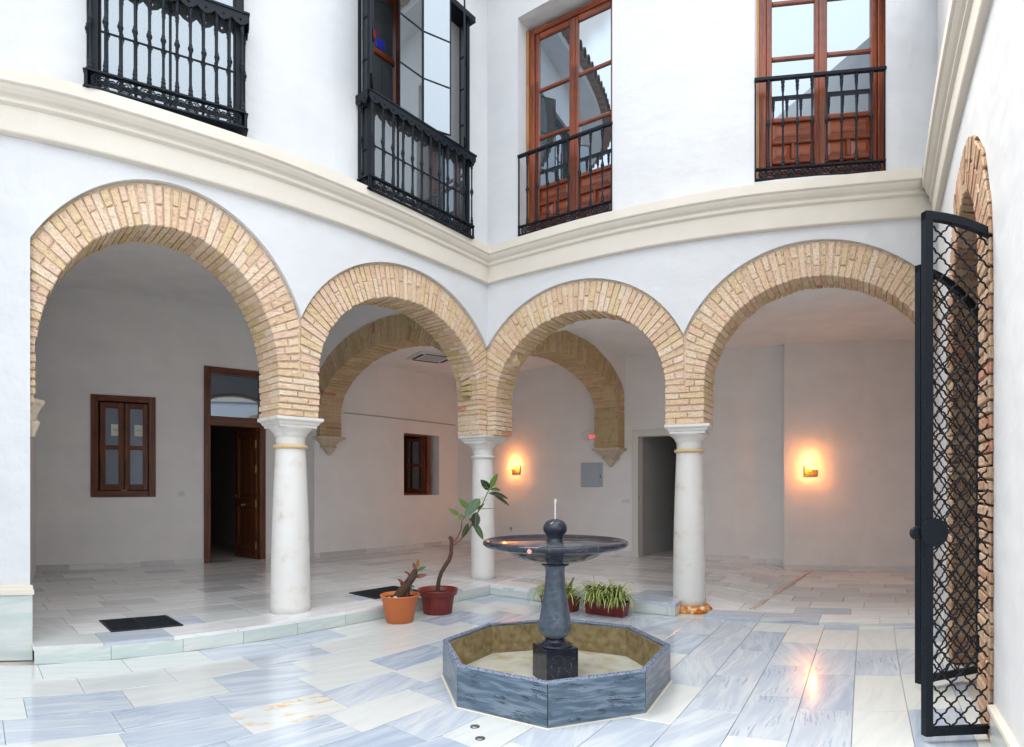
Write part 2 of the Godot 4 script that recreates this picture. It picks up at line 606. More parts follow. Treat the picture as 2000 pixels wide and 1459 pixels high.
	black.albedo_texture = noise_tex(noise(0.009, 4, 61, FastNoiseLite.TYPE_SIMPLEX_SMOOTH, true), 512, [0.0, 0.45, 0.78, 0.88, 0.94, 1.0], [Color(0.105, 0.12, 0.165), Color(0.14, 0.16, 0.21), Color(0.17, 0.19, 0.25), Color(0.28, 0.29, 0.34), Color(0.58, 0.55, 0.54), Color(0.74, 0.70, 0.68)])
	M.black_marble = tri(black, 1.8)
	var grey := mat(Color.WHITE, 0.18)
	grey.albedo_texture = noise_tex(noise(0.012, 4, 62, FastNoiseLite.TYPE_SIMPLEX_SMOOTH, true), 512, [0.0, 0.5, 0.84, 0.93, 1.0], [Color(0.27, 0.32, 0.38), Color(0.32, 0.37, 0.43), Color(0.37, 0.42, 0.48), Color(0.43, 0.48, 0.53), Color(0.68, 0.67, 0.66)])
	M.grey_marble = tri(grey, 1.6)
	M.basin = stone(stone_image(700, Color(0.07, 0.115, 0.165), Color(0.19, 0.25, 0.32), Color(0.008, 0.018, 0.035), 1.7, 0.03, Color(0.3, 0.3, 0.3), 0.0, 2.6), 0.3)
	M.basin.uv1_scale = Vector3(0.9, 1.3, 1.0)
	M.basin_rim = mat(Color.WHITE, 0.25)
	M.basin_rim.albedo_texture = noise_tex(noise(0.02, 3, 63, FastNoiseLite.TYPE_SIMPLEX_SMOOTH, true), 256, [0.0, 0.45, 0.62, 1.0], [Color(0.20, 0.23, 0.30), Color(0.33, 0.37, 0.45), Color(0.48, 0.53, 0.62), Color(0.66, 0.70, 0.78)])
	tri(M.basin_rim, 6.0)
	M.algae = tri(mat(Color.WHITE, 0.6), 1.6)
	M.algae.albedo_texture = noise_tex(noise(0.014, 5, 64), 512, [0.0, 0.3, 0.5, 0.7, 1.0], [Color(0.42, 0.35, 0.22), Color(0.53, 0.46, 0.31), Color(0.58, 0.51, 0.36), Color(0.63, 0.56, 0.41), Color(0.70, 0.64, 0.50)])
	M.green_slime = mat(lin(0.012, 0.09, 0.05), 0.3)
	M.basin_floor = tri(mat(Color.WHITE, 0.35), 0.9)
	M.basin_floor.albedo_texture = noise_tex(noise(0.009, 5, 65), 512, [0.0, 0.35, 0.55, 1.0], [Color(0.72, 0.66, 0.50), Color(0.82, 0.80, 0.70), Color(0.85, 0.85, 0.79), Color(0.9, 0.9, 0.87)])
	M.water = mat(Color(0.5, 0.55, 0.6, 0.12), 0.01)
	M.water.transparency = BaseMaterial3D.TRANSPARENCY_ALPHA
	M.jet = mat(Color(0.95, 0.96, 0.98, 0.45), 0.1)
	M.jet.transparency = BaseMaterial3D.TRANSPARENCY_ALPHA
	# pots and plants
	M.orange_pot = tri(mat(lin(0.62, 0.17, 0.045), 0.45), 2.0)
	M.orange_pot.albedo_texture = worn
	M.red_pot = tri(mat(lin(0.20, 0.022, 0.016), 0.4), 2.0)
	M.red_pot.albedo_texture = worn
	M.planter = mat(lin(0.16, 0.010, 0.010), 0.4)
	M.soil = bumped(tri(mat(lin(0.03, 0.021, 0.015), 1.0), 5.0), pits, 1.5)
	M.bark = bumped(tri(mat(lin(0.085, 0.042, 0.028), 0.85), 5.0), pits, 1.2)
	M.twig = mat(lin(0.22, 0.075, 0.055), 0.6)
	M.green_twig = mat(lin(0.16, 0.17, 0.05), 0.6)
	M.leaf = []
	for c in [[0.035, 0.085, 0.022], [0.022, 0.060, 0.022], [0.085, 0.16, 0.025], [0.20, 0.30, 0.02], [0.014, 0.035, 0.018], [0.30, 0.12, 0.02], [0.16, 0.028, 0.02]]:
		var m := mat(lin(c[0], c[1], c[2]), 0.28)
		m.backlight_enabled = true
		m.backlight = lin(c[0] * 0.6, c[1] * 0.6, c[2] * 0.4)
		M.leaf.append(m)
	M.rib = mat(lin(0.30, 0.32, 0.10), 0.5)
	var blade := GradientTexture2D.new()
	var g := Gradient.new()
	g.offsets = PackedFloat32Array([0.0, 0.24, 0.34, 0.66, 0.76, 1.0])
	var edge := lin(0.10, 0.20, 0.02)
	var heart := lin(0.62, 0.60, 0.22)
	g.colors = PackedColorArray([edge, edge, heart, heart, edge, edge])
	blade.gradient = g
	blade.width = 32
	blade.height = 4
	M.spider = mat(Color.WHITE, 0.45)
	M.spider.albedo_texture = blade
	M.pebble = mat(lin(0.75, 0.74, 0.72), 0.6)
	M.pink_chip = mat(lin(0.72, 0.40, 0.36), 0.6)
	# lamps
	M.shade = mat(lin(0.9, 0.85, 0.75), 0.8)
	M.shade.emission_enabled = true
	M.shade.emission = Color(1.0, 0.80, 0.50)
	M.shade.emission_energy_multiplier = 0.38
	M.bulb = mat(lin(0.9, 0.85, 0.7), 0.5)
	M.bulb.emission_enabled = true
	M.bulb.emission = Color(1.0, 0.78, 0.45)
	M.bulb.emission_energy_multiplier = 1.2
	M.signal = mat(lin(0.8, 0.1, 0.05), 0.4)
	M.signal.emission_enabled = true
	M.signal.emission = Color(1.0, 0.16, 0.08)
	M.signal.emission_energy_multiplier = 1.2
	M.roof_tile = tri(mat(lin(0.28, 0.16, 0.10), 0.9), 2.0)
	M.roof_tile.albedo_texture = sand
	M.steel = mat(lin(0.4, 0.4, 0.4), 0.3, 0.9)

# ---------------------------------------------------------------- masonry
# the inner line of an arch with its legs, from its low-s leg over the crown to the other; each entry [point, outward normal]
func arch_line(c: float, hc: float, ax: float, bx: float, hb: float, n := 48) -> Array:
	var pts: Array = []
	var legs := int(ceil((hc - hb) / 0.05)) if hc > hb else 0
	for i in legs:
		pts.append([Vector2(c - ax, hb + (hc - hb) * i / legs), Vector2(-1, 0)])
	for i in n + 1:
		var t := PI - PI * i / n
		pts.append([Vector2(c + ax * cos(t), hc + bx * sin(t)), Vector2(cos(t) / ax, sin(t) / bx).normalized()])
	for i in legs:
		pts.append([Vector2(c + ax, hc - (hc - hb) * (i + 1) / legs), Vector2(1, 0)])
	return pts

func offset_line(line: Array, w: float) -> Array:
	var o: Array = []
	for p in line:
		o.append(p[0] + p[1] * w)
	return o

# the part of an outer ring line between two limits, with end points on them
func clip_line(pts: Array, lo: float, hi: float) -> Array:
	var o: Array = []
	for i in pts.size():
		var p: Vector2 = pts[i]
		if p.x >= lo and p.x <= hi:
			if o.is_empty() and i > 0:
				var q: Vector2 = pts[i - 1]
				if q.x < lo and p.x > q.x:
					o.append(q.lerp(p, (lo - q.x) / (p.x - q.x)))
			o.append(p)
		elif not o.is_empty() and p.x > hi:
			var q: Vector2 = pts[i - 1]
			o.append(q.lerp(p, (hi - q.x) / (p.x - q.x)))
			break
	return o

# one brick from a quad in the wall's plane (s, h), front face at depth n0, back at n1
func one_brick(parent: Node3D, side: String, q: Array, n0: float, n1: float, m: Material) -> void:
	var d := signf(n1 - n0)
	var c: Vector2 = (q[0] + q[1] + q[2] + q[3]) * 0.25
	var f: Array = []
	var a: Array = []
	var k: Array = []
	var n := n0 - d * R(-0.003, 0.007)
	for i in 4:
		var p: Vector2 = q[i] + Vector2(R(-0.003, 0.003), R(-0.003, 0.003))
		var e: Vector2 = (c - p)
		var inner := p + Vector2(clampf(e.x, -0.007, 0.007), clampf(e.y, -0.007, 0.007)) * R(0.6, 1.2)
		f.append(Q(side, inner.x, inner.y, n + R(-0.0025, 0.0025)))
		a.append(Q(side, p.x, p.y, n + d * 0.009))
		k.append(Q(side, p.x, p.y, n1))
	var st := begin()
	brickish(st, f, a, k)
	putw(parent, "brick", st, m)

func pick(list: Array) -> Material:
	return list[rng.randi() % list.size()]

func tone(list: Array, odd := 0.02) -> Material:
	if R(0, 1) < odd:
		return list[-1]
	return list[rng.randi() % (list.size() - 1)]

# a ring of radial bricks round an arch; lo/hi: where it meets its neighbours
func brick_ring(parent: Node3D, side: String, line: Array, lo: float, hi: float, n0: float, n1: float, w: float, mats: Array, pitch := 0.066, odd := 0.02, toothed := false, deep := true) -> void:
	var cum: Array = [0.0]
	for i in range(1, line.size()):
		cum.append(cum[-1] + line[i - 1][0].distance_to(line[i][0]))
	var total: float = cum[-1]
	var n := int(round(total / pitch))
	var step := total / n
	var at := func(x: float) -> Array:
		var i := 0
		while i < line.size() - 2 and cum[i + 1] < x:
			i += 1
		var t: float = clampf((x - cum[i]) / (cum[i + 1] - cum[i]), 0.0, 1.0)
		return [line[i][0].lerp(line[i + 1][0], t), line[i][1].lerp(line[i + 1][1], t).normalized()]
	var d := signf(n1 - n0)
	var wob := 0.0
	for k in n:
		var gap := R(0.010, 0.016)
		var e0 := wob
		wob = R(-0.005, 0.005)
		var p0: Array = at.call(k * step + gap * 0.5 + e0)
		var p1: Array = at.call((k + 1) * step - gap * 0.5 + wob)
		var reach := w + (R(-0.012, 0.022) if toothed else R(-0.012, 0.006))
		var ws: Array = []
		for p in [p0, p1]:
			var x: float = p[0].x + p[1].x * reach
			var r := reach
			if x < lo + 0.006 and p[1].x < 0:
				r = (lo + 0.006 - p[0].x) / p[1].x
			if x > hi - 0.006 and p[1].x > 0:
				r = (hi - 0.006 - p[0].x) / p[1].x
			ws.append(maxf(r, 0.01))
		if minf(ws[0], ws[1]) < 0.03:
			continue
		var cuts: Array = [0.0, 1.0]
		if k % 2 == 0 and minf(ws[0], ws[1]) > 0.2:
			cuts = [0.0, R(0.48, 0.62), 1.0]
		elif R(0, 1) < 0.12 and minf(ws[0], ws[1]) > 0.2:
			cuts = [0.0, R(0.25, 0.4), 1.0]
		var nosing := R(-0.006, 0.006)
		var depth := R(0.13, 0.15) if k % 2 == 0 else R(0.25, 0.28)
		for c in cuts.size() - 1:
			var g0: float = 0.0 if c == 0 else 0.004
			var a0: float = cuts[c]
			var a1: float = cuts[c + 1]
			var q: Array = [p0[0] + p0[1] * (ws[0] * a0 + g0 + (nosing if c == 0 else 0.0)), p0[0] + p0[1] * (ws[0] * a1 - 0.004), p1[0] + p1[1] * (ws[1] * a1 - 0.004), p1[0] + p1[1] * (ws[1] * a0 + g0 + (nosing if c == 0 else 0.0))]
			one_brick(parent, side, q, n0, n0 + d * depth, tone(mats, odd))
			if c == 0 and deep:
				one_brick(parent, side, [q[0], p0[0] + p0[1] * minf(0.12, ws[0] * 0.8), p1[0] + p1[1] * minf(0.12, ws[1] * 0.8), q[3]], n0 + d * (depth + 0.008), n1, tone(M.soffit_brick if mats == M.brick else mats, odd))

# straight courses of a pier
func brick_pier(parent: Node3D, side: String, s0: float, s1: float, h0: float, h1: float, n0: float, n1: float, mats: Array, odd := 0.03) -> void:
	var n := int(round((h1 - h0) / 0.066))
	var dh := (h1 - h0) / n
	var d := signf(n1 - n0)
	for k in n:
		var y0 := h0 + dh * k + R(0.004, 0.008)
		var y1 := h0 + dh * (k + 1) - R(0.004, 0.008)
		var cuts: Array = [s0, s1]
		if s1 - s0 > 0.3:
			cuts = [s0, lerpf(s0, s1, [0.36, 0.62][k % 2] + R(-0.08, 0.08)), s1]
		for c in cuts.size() - 1:
			var a0: float = cuts[c] + (0.004 if c > 0 else R(-0.006, 0.004))
			var a1: float = cuts[c + 1] - (0.004 if c < cuts.size() - 2 else R(-0.006, 0.004))
			var t0 := R(-0.003, 0.003)
			var t1 := R(-0.003, 0.003)
			var depth := R(0.13, 0.15) if k % 2 == 0 else R(0.2, 0.24)
			one_brick(parent, side, [Vector2(a0, y0 + t0), Vector2(a1, y0 + t1), Vector2(a1, y1 + t1), Vector2(a0, y1 + t0)], n0, n0 + d * depth, tone(mats, odd))
			one_brick(parent, side, [Vector2(a0, y0 + t0), Vector2(a1, y0 + t1), Vector2(a1, y1 + t1), Vector2(a0, y1 + t0)], n0 + d * (depth + 0.008), n1, tone(mats, odd))

# mouldings: a profile of (how far out, height) swept along a wall; its ends are mitred
func cornice(side: String, s0: float, s1: float, n: float, out: float, mitre0: float, mitre1: float, label: String, climbs := true) -> void:
	var prof: Array = [Vector2(0.0, 4.545), Vector2(0.150, 4.53), Vector2(0.158, 4.525), Vector2(0.158, 4.425), Vector2(0.150, 4.417), Vector2(0.138, 4.413), Vector2(0.128, 4.39), Vector2(0.108, 4.365), Vector2(0.084, 4.35), Vector2(0.078, 4.34), Vector2(0.088, 4.325), Vector2(0.086, 4.308), Vector2(0.070, 4.298), Vector2(0.058, 4.292), Vector2(0.056, 4.10), Vector2(0.050, 4.09), Vector2(0.0, 4.085)]
	var o := thing("cornice", label, "cornice", Q(side, (s0 + s1) / 2, 4.085, n))
	var st := begin()
	var k := int(ceil((s1 - s0) / 0.3))
	for i in k:
		for j in prof.size() - 1:
			var c: Array = []
			for e in [[i, j], [i + 1, j], [i + 1, j + 1], [i, j + 1]]:
				var p: Vector2 = prof[e[1]]
				var a := s0 + mitre0 * p.x
				var b := s1 - mitre1 * p.x
				var s: float = a + (b - a) * e[0] / k
				var up := rise(s) if climbs else 0.0
				c.append(Q(side, s, p.y + up + 0.002 * sin(s * 3.1 + p.y * 5.0), n + out * p.x))
			var mid := Q(side, s0 + (s1 - s0) * (i + 0.5) / k, 4.31 + (rise(s0 + (s1 - s0) * (i + 0.5) / k) if climbs else 0.0), n - out * 0.1)
			face(st, c[0], c[1], c[2], c[3], (c[0] + c[2]) * 0.5 - mid)
	putw(o, "moulding", st, M.cream)

func floor_h(a: float, b: float) -> float:
	if b < 0.03:
		return 0.14
	if a > -0.36 and b > 2.552:
		return 0.032
	return lerpf(0.14, 0.032, smoothstep(2.45, 3.35, b))

# one slab of paving with softened edges
func slab(parent: Node3D, called: String, a0: float, a1: float, b0: float, b1: float, m: Material, raised: bool, thick := 0.03) -> void:
	var g := 0.0018
	var w := 0.0022
	var tilt := R(-0.0006, 0.0006)
	var f: Array = []
	var mid: Array = []
	var k: Array = []
	for c in [[a0, b0, 1, 1], [a1, b0, -1, 1], [a1, b1, -1, -1], [a0, b1, 1, -1]]:
		var h := floor_h(c[0] + c[2] * 0.01, c[1] + c[3] * 0.01) if raised else 0.0
		mid.append(P(c[0] + c[2] * g, h - 0.0015, c[1] + c[3] * g))
		k.append(P(c[0] + c[2] * g, h - thick, c[1] + c[3] * g))
		f.append(P(c[0] + c[2] * (g + w), h + tilt * c[2], c[1] + c[3] * (g + w)))
	var st := begin()
	uv0 = Vector2(R(0.0, 1.6 - 0.75), R(0.0, 0.8 - 0.4))
	brickish(st, f, mid, k)
	uv0 = Vector2.ZERO
	putw(parent, called, st, m)

func inside_octagon(a: float, b: float) -> bool:
	return Vector2(a - 2.43, b - 2.47).length() < 0.75

func paving() -> void:
	var base := structure("ground")
	var st := begin()
	face(st, Vector3(-60, -0.012, 60), Vector3(60, -0.012, 60), Vector3(60, -0.012, -60), Vector3(-60, -0.012, -60), Vector3.UP)
	put(base, "ground_sheet", st.commit(), M.grout)
	var court := structure("courtyard_floor")
	var w := 0.3475
	rng.seed = 77
	for i in 16:
		var a := -0.7 * R(0.0, 1.0)
		while a < 6.6:
			var a0 := maxf(a, 0.004)
			var a1 := a + 0.70
			if a1 - a0 > 0.03:
				var cut := a1
				if i >= 15 and a0 > 3.0:
					break
				var r := R(0, 1)
				var kind := 0
				# the greener white slabs lie mostly at the two outer sides, the bluer ones in the middle
				var mid := clampf(1.0 - absf(i - 7.0) / 8.0, 0.0, 1.0)
				if r < 0.30 + 0.32 * mid:
					kind = rng.randi() % 4
				elif r < 0.62 + 0.24 * mid:
					kind = 4 + rng.randi() % 3 if R(0, 1) > mid * 0.5 else rng.randi() % 4
				elif r < 0.96:
					kind = 7 + rng.randi() % 2 if R(0, 1) < 0.5 else 4 + rng.randi() % 3
				else:
					kind = 4
				if i == 4 and a0 < 3.75 and a1 > 3.75:      # the one slab with rusty stains
					kind = 9
				slab(court, "paving_slab", a0, cut, i * w + 0.004, minf((i + 1) * w + 0.004, 5.32), M.tile[kind], false)
			a += 0.70
	# the floor of the galleries, one slab step higher and ramped down to the right
	var left := structure("gallery_floor")
	for i in 13:
		var b1 := -i * 0.345 - (0.0 if i == 0 else 0.0)
		var a := -3.85 - R(0.0, 0.6)
		while a < 5.47:
			var a0 := maxf(a, -3.84)
			var a1 := minf(a + 0.62, 5.48)
			if a1 - a0 > 0.04:
				if i == 0 and a1 <= 0.0:
					pass
				slab(left, "paving_slab", a0, a1, b1 - 0.345, b1, pick(M.indoor_tile) if b1 < -0.5 or R(0, 1) < 0.3 else pick([M.indoor_tile[1], M.indoor_tile[3], M.tile[0], M.tile[4]]), true)
			a += 0.62
	var right := structure("gallery_floor")
	for i in 11:
		var a1 := -i * 0.345
		var b := 0.0 if i == 0 else -R(0.0, 0.6)
		while b < 5.95:
			var b0 := maxf(b, 0.0)
			var b1 := b + 0.62
			for stop in [2.55, 2.87]:
				if i == 0 and b0 < stop - 0.001 and b1 > stop:
					b1 = stop
			if i == 0 and b0 > 2.5 and b1 < 2.9:      # the notch round the foot of the right column
				slab(right, "paving_slab", a1 - 0.345, a1, b0, b1, M.tile[4], false)
			elif b1 - b0 > 0.04:
				slab(right, "paving_slab", a1 - 0.345, a1, b0, b1, pick(M.indoor_tile) if i > 1 else pick([M.indoor_tile[1], M.indoor_tile[3], M.tile[0], M.tile[1]]), true, 0.05)
			b = b1
	# risers
	var rl := thing("step_riser", "long pale green marble step under the left arcade, climbing from the courtyard paving", "step", P(2.7, 0, -0.01))
	var s := 5.47
	while s > 0.0:
		var e := s - R(0.58, 0.66)
		if e < 0.25:
			e = -0.03
		st = begin()
		uv0 = Vector2(R(0, 0.8), R(0, 0.5))
		panel(st, "L", e + 0.002, s - 0.002, 0.0, 0.112, -0.004, -0.03)
		putw(rl, "riser_slab", st, M.green_marble)
		s = e
	var rr := thing("step_riser", "short pale green marble step beside the spider plants, ending at the right column", "step", P(-0.01, 0, 1.2))
	s = 0.0
	while s < 2.5:
		var e := minf(s + R(0.58, 0.66), 2.545)
		st = begin()
		uv0 = Vector2(R(0, 0.8), R(0, 0.5))
		panel(st, "R", s + 0.002, e - 0.002, 0.0, 0.112, -0.004, -0.03)
		putw(rr, "riser_slab", st, M.green_marble)
		s = e
	st = begin()
	panel(st, "L", -0.36, -0.03, 0.0, 0.112, 2.547, 2.52)
	putw(rr, "end_slab", st, M.cap_stone)
	uv0 = Vector2.ZERO
	# the repaired seam in the floor of the right gallery
	var seam := thing("mortar_seam", "rough pinkish mortar seam running across the right gallery floor", "floor seam", P(-2, 0.032, 3.45))
	st = begin()
	for i in 12:
		var a0 := -0.45 - 3.1 * i / 12.0
		var a1 := -0.45 - 3.1 * (i + 1) / 12.0
		var c: Array = []
		for e in [[a0, -0.032, 0], [a1, -0.032, 1], [a1, 0.032, 1], [a0, 0.032, 0]]:
			var bb: float = 3.31 + 0.085 * (i + e[2]) / 3.0 + e[1] + 0.012 * sin((i + e[2]) * 2.3)
			c.append(P(e[0], floor_h(e[0], bb) + 0.011, bb))
		var d: Array = []
		for p in c:
			d.append(p - Vector3(0, 0.022, 0))
		hexa(st, c + d)
	putw(seam, "seam", st, M.earth_seam)

const A1 := [4.262, 2.465, 1.172, 1.195]
const A2 := [1.28, 2.55, 1.31, 1.00]
const A3 := [1.15, 2.52, 1.20, 1.00]
const A4 := [4.10, 2.50, 1.28, 1.10]
const RING := 0.36
const SPRING := 2.085

func bare_low(arcs: Array, lo: float, hi: float, extra := 0.013) -> Array:
	var low: Array = [Vector2(lo, SPRING)]
	for c in arcs:
		for p in arch_line(c[0], c[1], c[2] + extra, c[3] + extra, SPRING, 40):
			if p[0].x > lo and p[0].x < hi:
				low.append(p[0])
	low.append(Vector2(hi, low[-1].y if low[-1].x > hi - 0.3 and low[-1].y > SPRING + 0.1 else SPRING))
	return low

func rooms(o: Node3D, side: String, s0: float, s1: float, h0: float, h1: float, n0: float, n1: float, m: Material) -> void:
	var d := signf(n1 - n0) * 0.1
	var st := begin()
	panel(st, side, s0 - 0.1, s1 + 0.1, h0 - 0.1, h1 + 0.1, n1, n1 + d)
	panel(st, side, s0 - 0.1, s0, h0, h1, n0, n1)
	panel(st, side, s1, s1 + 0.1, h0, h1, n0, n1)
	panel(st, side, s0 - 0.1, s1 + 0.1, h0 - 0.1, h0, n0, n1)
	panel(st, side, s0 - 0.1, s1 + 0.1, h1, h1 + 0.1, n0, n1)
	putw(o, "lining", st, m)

func flat_slab(st: SurfaceTool, a0: float, a1: float, b0: float, b1: float, h0: float, h1: float) -> void:
	var na := int(ceil((a1 - a0) / 0.5))
	var nb := int(ceil((b1 - b0) / 0.5))
	for i in na:
		for j in nb:
			var x0 := lerpf(a0, a1, float(i) / na)
			var x1 := lerpf(a0, a1, float(i + 1) / na)
			var y0 := lerpf(b0, b1, float(j) / nb)
			var y1 := lerpf(b0, b1, float(j + 1) / nb)
			for h in [h0, h1]:
				face(st, P(x0, h, y0), P(x1, h, y0), P(x1, h, y1), P(x0, h, y1), Vector3.UP if h == h1 else Vector3.DOWN)

func walls() -> void:
	rng.seed = 5
	# ---- the left arcade: plaster outside, brick rings, masonry core
	var wl := thing("arcade_wall", "white plastered courtyard wall above the two left arches, with its end pier", "wall", P(2.6, 0, -0.3))
	var low: Array = []
	for v in clip_line(offset_line(arch_line(A2[0], A2[1], A2[2], A2[3], SPRING), RING + 0.012), -0.165, 2.835):
		low.append(v)
	for v in clip_line(offset_line(arch_line(A1[0], A1[1], A1[2], A1[3], SPRING), RING + 0.012), 2.835, 5.485):
		low.append(v)
	var st := begin()
	arch_panel(st, "L", low, 4.16, -0.165, -0.21)
	putw(wl, "spandrel_plaster", st, M.plaster)
	st = begin()
	panel(st, "L", 5.485, 6.3, 0.0, 4.16, -0.165, -0.205)
	putw(wl, "end_pier", st, M.plaster)
	st = begin()
	panel(st, "L", 5.545, 6.3, 0.0, 4.15, -0.208, -0.58)
	putw(wl, "pier_core", st, M.plaster)
	st = begin()
	arch_panel(st, "L", bare_low([A2, A1], -0.58, 5.54), 4.15, -0.214, -0.57)
	putw(wl, "masonry_core", st, M.mortar)
	st = begin()
	arch_panel(st, "L", bare_low([A2, A1], -0.6, 5.5, 0.03), 4.5, -0.57, -0.60)
	putw(wl, "gallery_plaster", st, M.inner)
	st = begin()
	uv0 = Vector2(0.2, 0.1)
	panel(st, "L", 5.47, 6.3, 0.0, 0.53, -0.125, -0.17, [], 0.9)
	putw(wl, "wainscot_slab", st, M.green_marble)
	uv0 = Vector2.ZERO
	st = begin()
	panel(st, "L", 5.457, 6.3, 0.53, 0.57, -0.11, -0.18)
	panel(st, "L", 5.465, 6.3, 0.57, 0.60, -0.135, -0.17)
	putw(wl, "wainscot_cap", st, M.cap_stone)
	# the plaster nibs that hide the last arch's far leg
	# ---- the right arcade
	var wr := thing("arcade_wall", "white plastered courtyard wall above the two right arches, meeting the gate wall", "wall", P(-0.3, 0, 2.6))
	low = []
	for v in clip_line(offset_line(arch_line(A3[0], A3[1], A3[2], A3[3], SPRING), RING + 0.012), -0.165, 2.59):
		low.append(v)
	for v in clip_line(offset_line(arch_line(A4[0], A4[1], A4[2], A4[3], SPRING), RING + 0.012), 2.59, 5.33):
		low.append(v)
	st = begin()
	arch_panel(st, "R", low, 4.16, -0.165, -0.21)
	putw(wr, "spandrel_plaster", st, M.plaster)
	st = begin()
	arch_panel(st, "R", bare_low([A3, A4], -0.214, 5.42), 4.15, -0.214, -0.57)
	putw(wr, "masonry_core", st, M.mortar)
	st = begin()
	arch_panel(st, "R", bare_low([A3, A4], -0.57, 5.42, 0.03), 3.9, -0.57, -0.60)
	putw(wr, "gallery_plaster", st, M.inner)
	# ---- brick arches
	var L1 := arch_line(A1[0], A1[1], A1[2], A1[3], 2.15)
	var arch := thing("brick_arch", "widest sandy brick arch, at the far left, over the wooden window and door", "arch", P(4.3, SPRING, -0.3), 0, "sandy brick arches of the arcades")
	brick_ring(arch, "L", L1.slice(7), 2.835, 5.7, -0.2, -0.585, RING, M.brick, 0.067, 0.003)
	var L2 := arch_line(A2[0], A2[1], A2[2], A2[3], A2[1], 64)
	arch = thing("brick_arch", "sandy brick arch just left of the corner, framing the second brick arch behind it", "arch", P(1.28, SPRING, -0.3), 0, "sandy brick arches of the arcades")
	brick_ring(arch, "L", L2, -0.2, 2.835, -0.2, -0.585, RING, M.brick, 0.064, 0.002)
	arch = thing("brick_arch", "sandy brick arch just right of the corner, above the fountain's ball", "arch", P(-0.3, SPRING, 1.15), 0, "sandy brick arches of the arcades")
	brick_ring(arch, "R", arch_line(A3[0], A3[1], A3[2], A3[3], A3[1], 64), -0.2, 2.59, -0.2, -0.585, RING, M.brick, 0.066, 0.002)
	arch = thing("brick_arch", "wide sandy brick arch at the right with one reddish brick, beside the iron gate", "arch", P(-0.3, SPRING, 4.1), 0, "sandy brick arches of the arcades")
	brick_ring(arch, "R", arch_line(A4[0], A4[1], A4[2], A4[3], A4[1], 64), 2.59, 5.4, -0.2, -0.585, RING, M.brick, 0.067, 0.012)
	var pier := thing("brick_pier", "brick pier on the left column, between the two left arches", "pier", P(2.835, SPRING, -0.4), 0, "brick piers on the column capitals")
	brick_pier(pier, "L", 2.592, 3.088, SPRING, 2.53, -0.2, -0.585, M.brick)
	pier = thing("brick_pier", "angled brick pier on the middle column, in the corner of the courtyard", "pier", P(-0.3, SPRING, -0.3), 0, "brick piers on the column capitals")
	brick_pier(pier, "L", -0.2, -0.03, SPRING, 2.55, -0.2, -0.585, M.brick)
	brick_pier(pier, "R", -0.192, -0.05, SPRING, 2.52, -0.2, -0.585, M.brick)
	pier = thing("brick_pier", "brick pier on the right column with two red bricks", "pier", P(-0.4, SPRING, 2.59), 0, "brick piers on the column capitals")
	brick_pier(pier, "R", 2.353, 2.818, SPRING, 2.51, -0.2, -0.585, M.brick, 0.05)
	# ---- upper walls with the openings of the balconies
	st = begin()
	panel(st, "L", -0.165, 6.3, 4.16, 8.3, -0.165, -0.5, [[3.66, 4.93, 4.74, 7.5], [0.66, 2.02, 4.64, 7.22]])
	var up := thing("upper_wall", "white upper wall with two iron glazed balconies, left of the corner", "wall", P(2.6, 4.16, -0.3))
	putw(up, "plaster", st, M.plaster)
	st = begin()
	panel(st, "R", -0.165, 5.36, 4.16, 8.3, -0.165, -0.5, [[0.34, 1.70, 4.60, 7.42], [3.40, 4.79, 4.63, 7.42]])
	up = thing("upper_wall", "white upper wall with two tall French windows, right of the corner", "wall", P(-0.3, 4.16, 2.6))
	putw(up, "plaster", st, M.plaster)
	cornice("L", -0.165, 6.3, -0.165, 1.0, 1.0, 0.0, "cream moulded cornice under the two iron glazed balconies on the left")
	cornice("R", -0.165, 5.31, -0.165, 1.0, 1.0, 1.0, "cream moulded cornice under the two French windows on the right")
	# ---- galleries
	var g := thing("gallery_wall", "greyish white gallery wall with the wooden window and open door, under the far left arch", "wall", P(2.5, 0, -4.3))
	st = begin()
	panel(st, "L", -0.1, 5.0, 0.0, 4.5, -4.2, -4.45, [[2.985, 4.045, 1.245, 2.80], [0.92, 2.09, 0.0, 3.37]])
	putw(g, "plaster", st, M.inner)
	g = thing("gallery_wall", "pinkish gallery wall with the small dark window, behind the second arch", "wall", P(-2, 0, -3.95))
	st = begin()
	panel(st, "L", -4.0, 0.1, 0.0, 4.5, -3.85, -4.19, [[-3.2, -2.12, 1.22, 2.48]])
	putw(g, "plaster", st, M.inner)
	g = thing("gallery_wall", "pale gallery wall with the white framed doorway and the left wall lamp", "wall", P(-3.9, 0, 0))
	st = begin()
	panel(st, "R", -3.85, 3.18, 0.0, 3.9, -3.8, -4.0, [[0.49, 1.33, 0.0, 2.30]])
	putw(g, "plaster", st, M.inner)
	g = thing("gallery_wall", "pale gallery wall standing slightly forward with the right wall lamp", "wall", P(-3.8, 0, 4.5))
	st = begin()
	panel(st, "R", 3.18, 6.1, 0.0, 3.9, -3.65, -4.0)
	putw(g, "plaster", st, M.inner)
	g = thing("gallery_wall", "end wall of the left gallery beside the white pier, mostly hidden", "wall", P(5.0, 0, -2.4))
	st = begin()
	var e0 := P(4.88, 0, -4.22)
	var e1 := P(5.56, 0, -0.58)
	var ex := (e0 - e1).normalized()
	box(st, Vector3(0, 0, -0.25), Vector3(e0.distance_to(e1), 4.5, 0), Transform3D(Basis(ex, Vector3.UP, ex.cross(Vector3.UP)), e1))
	putw(g, "plaster", st, M.inner)
	g = thing("gallery_wall", "end wall of the right gallery behind the iron gate", "wall", P(-2, 0, 6.0))
	st = begin()
	panel(st, "L", -3.7, -0.6, 0.0, 3.9, 5.95, 6.1)
	panel(st, "R", 5.31, 6.1, 0.0, 3.9, -0.3, -0.6)
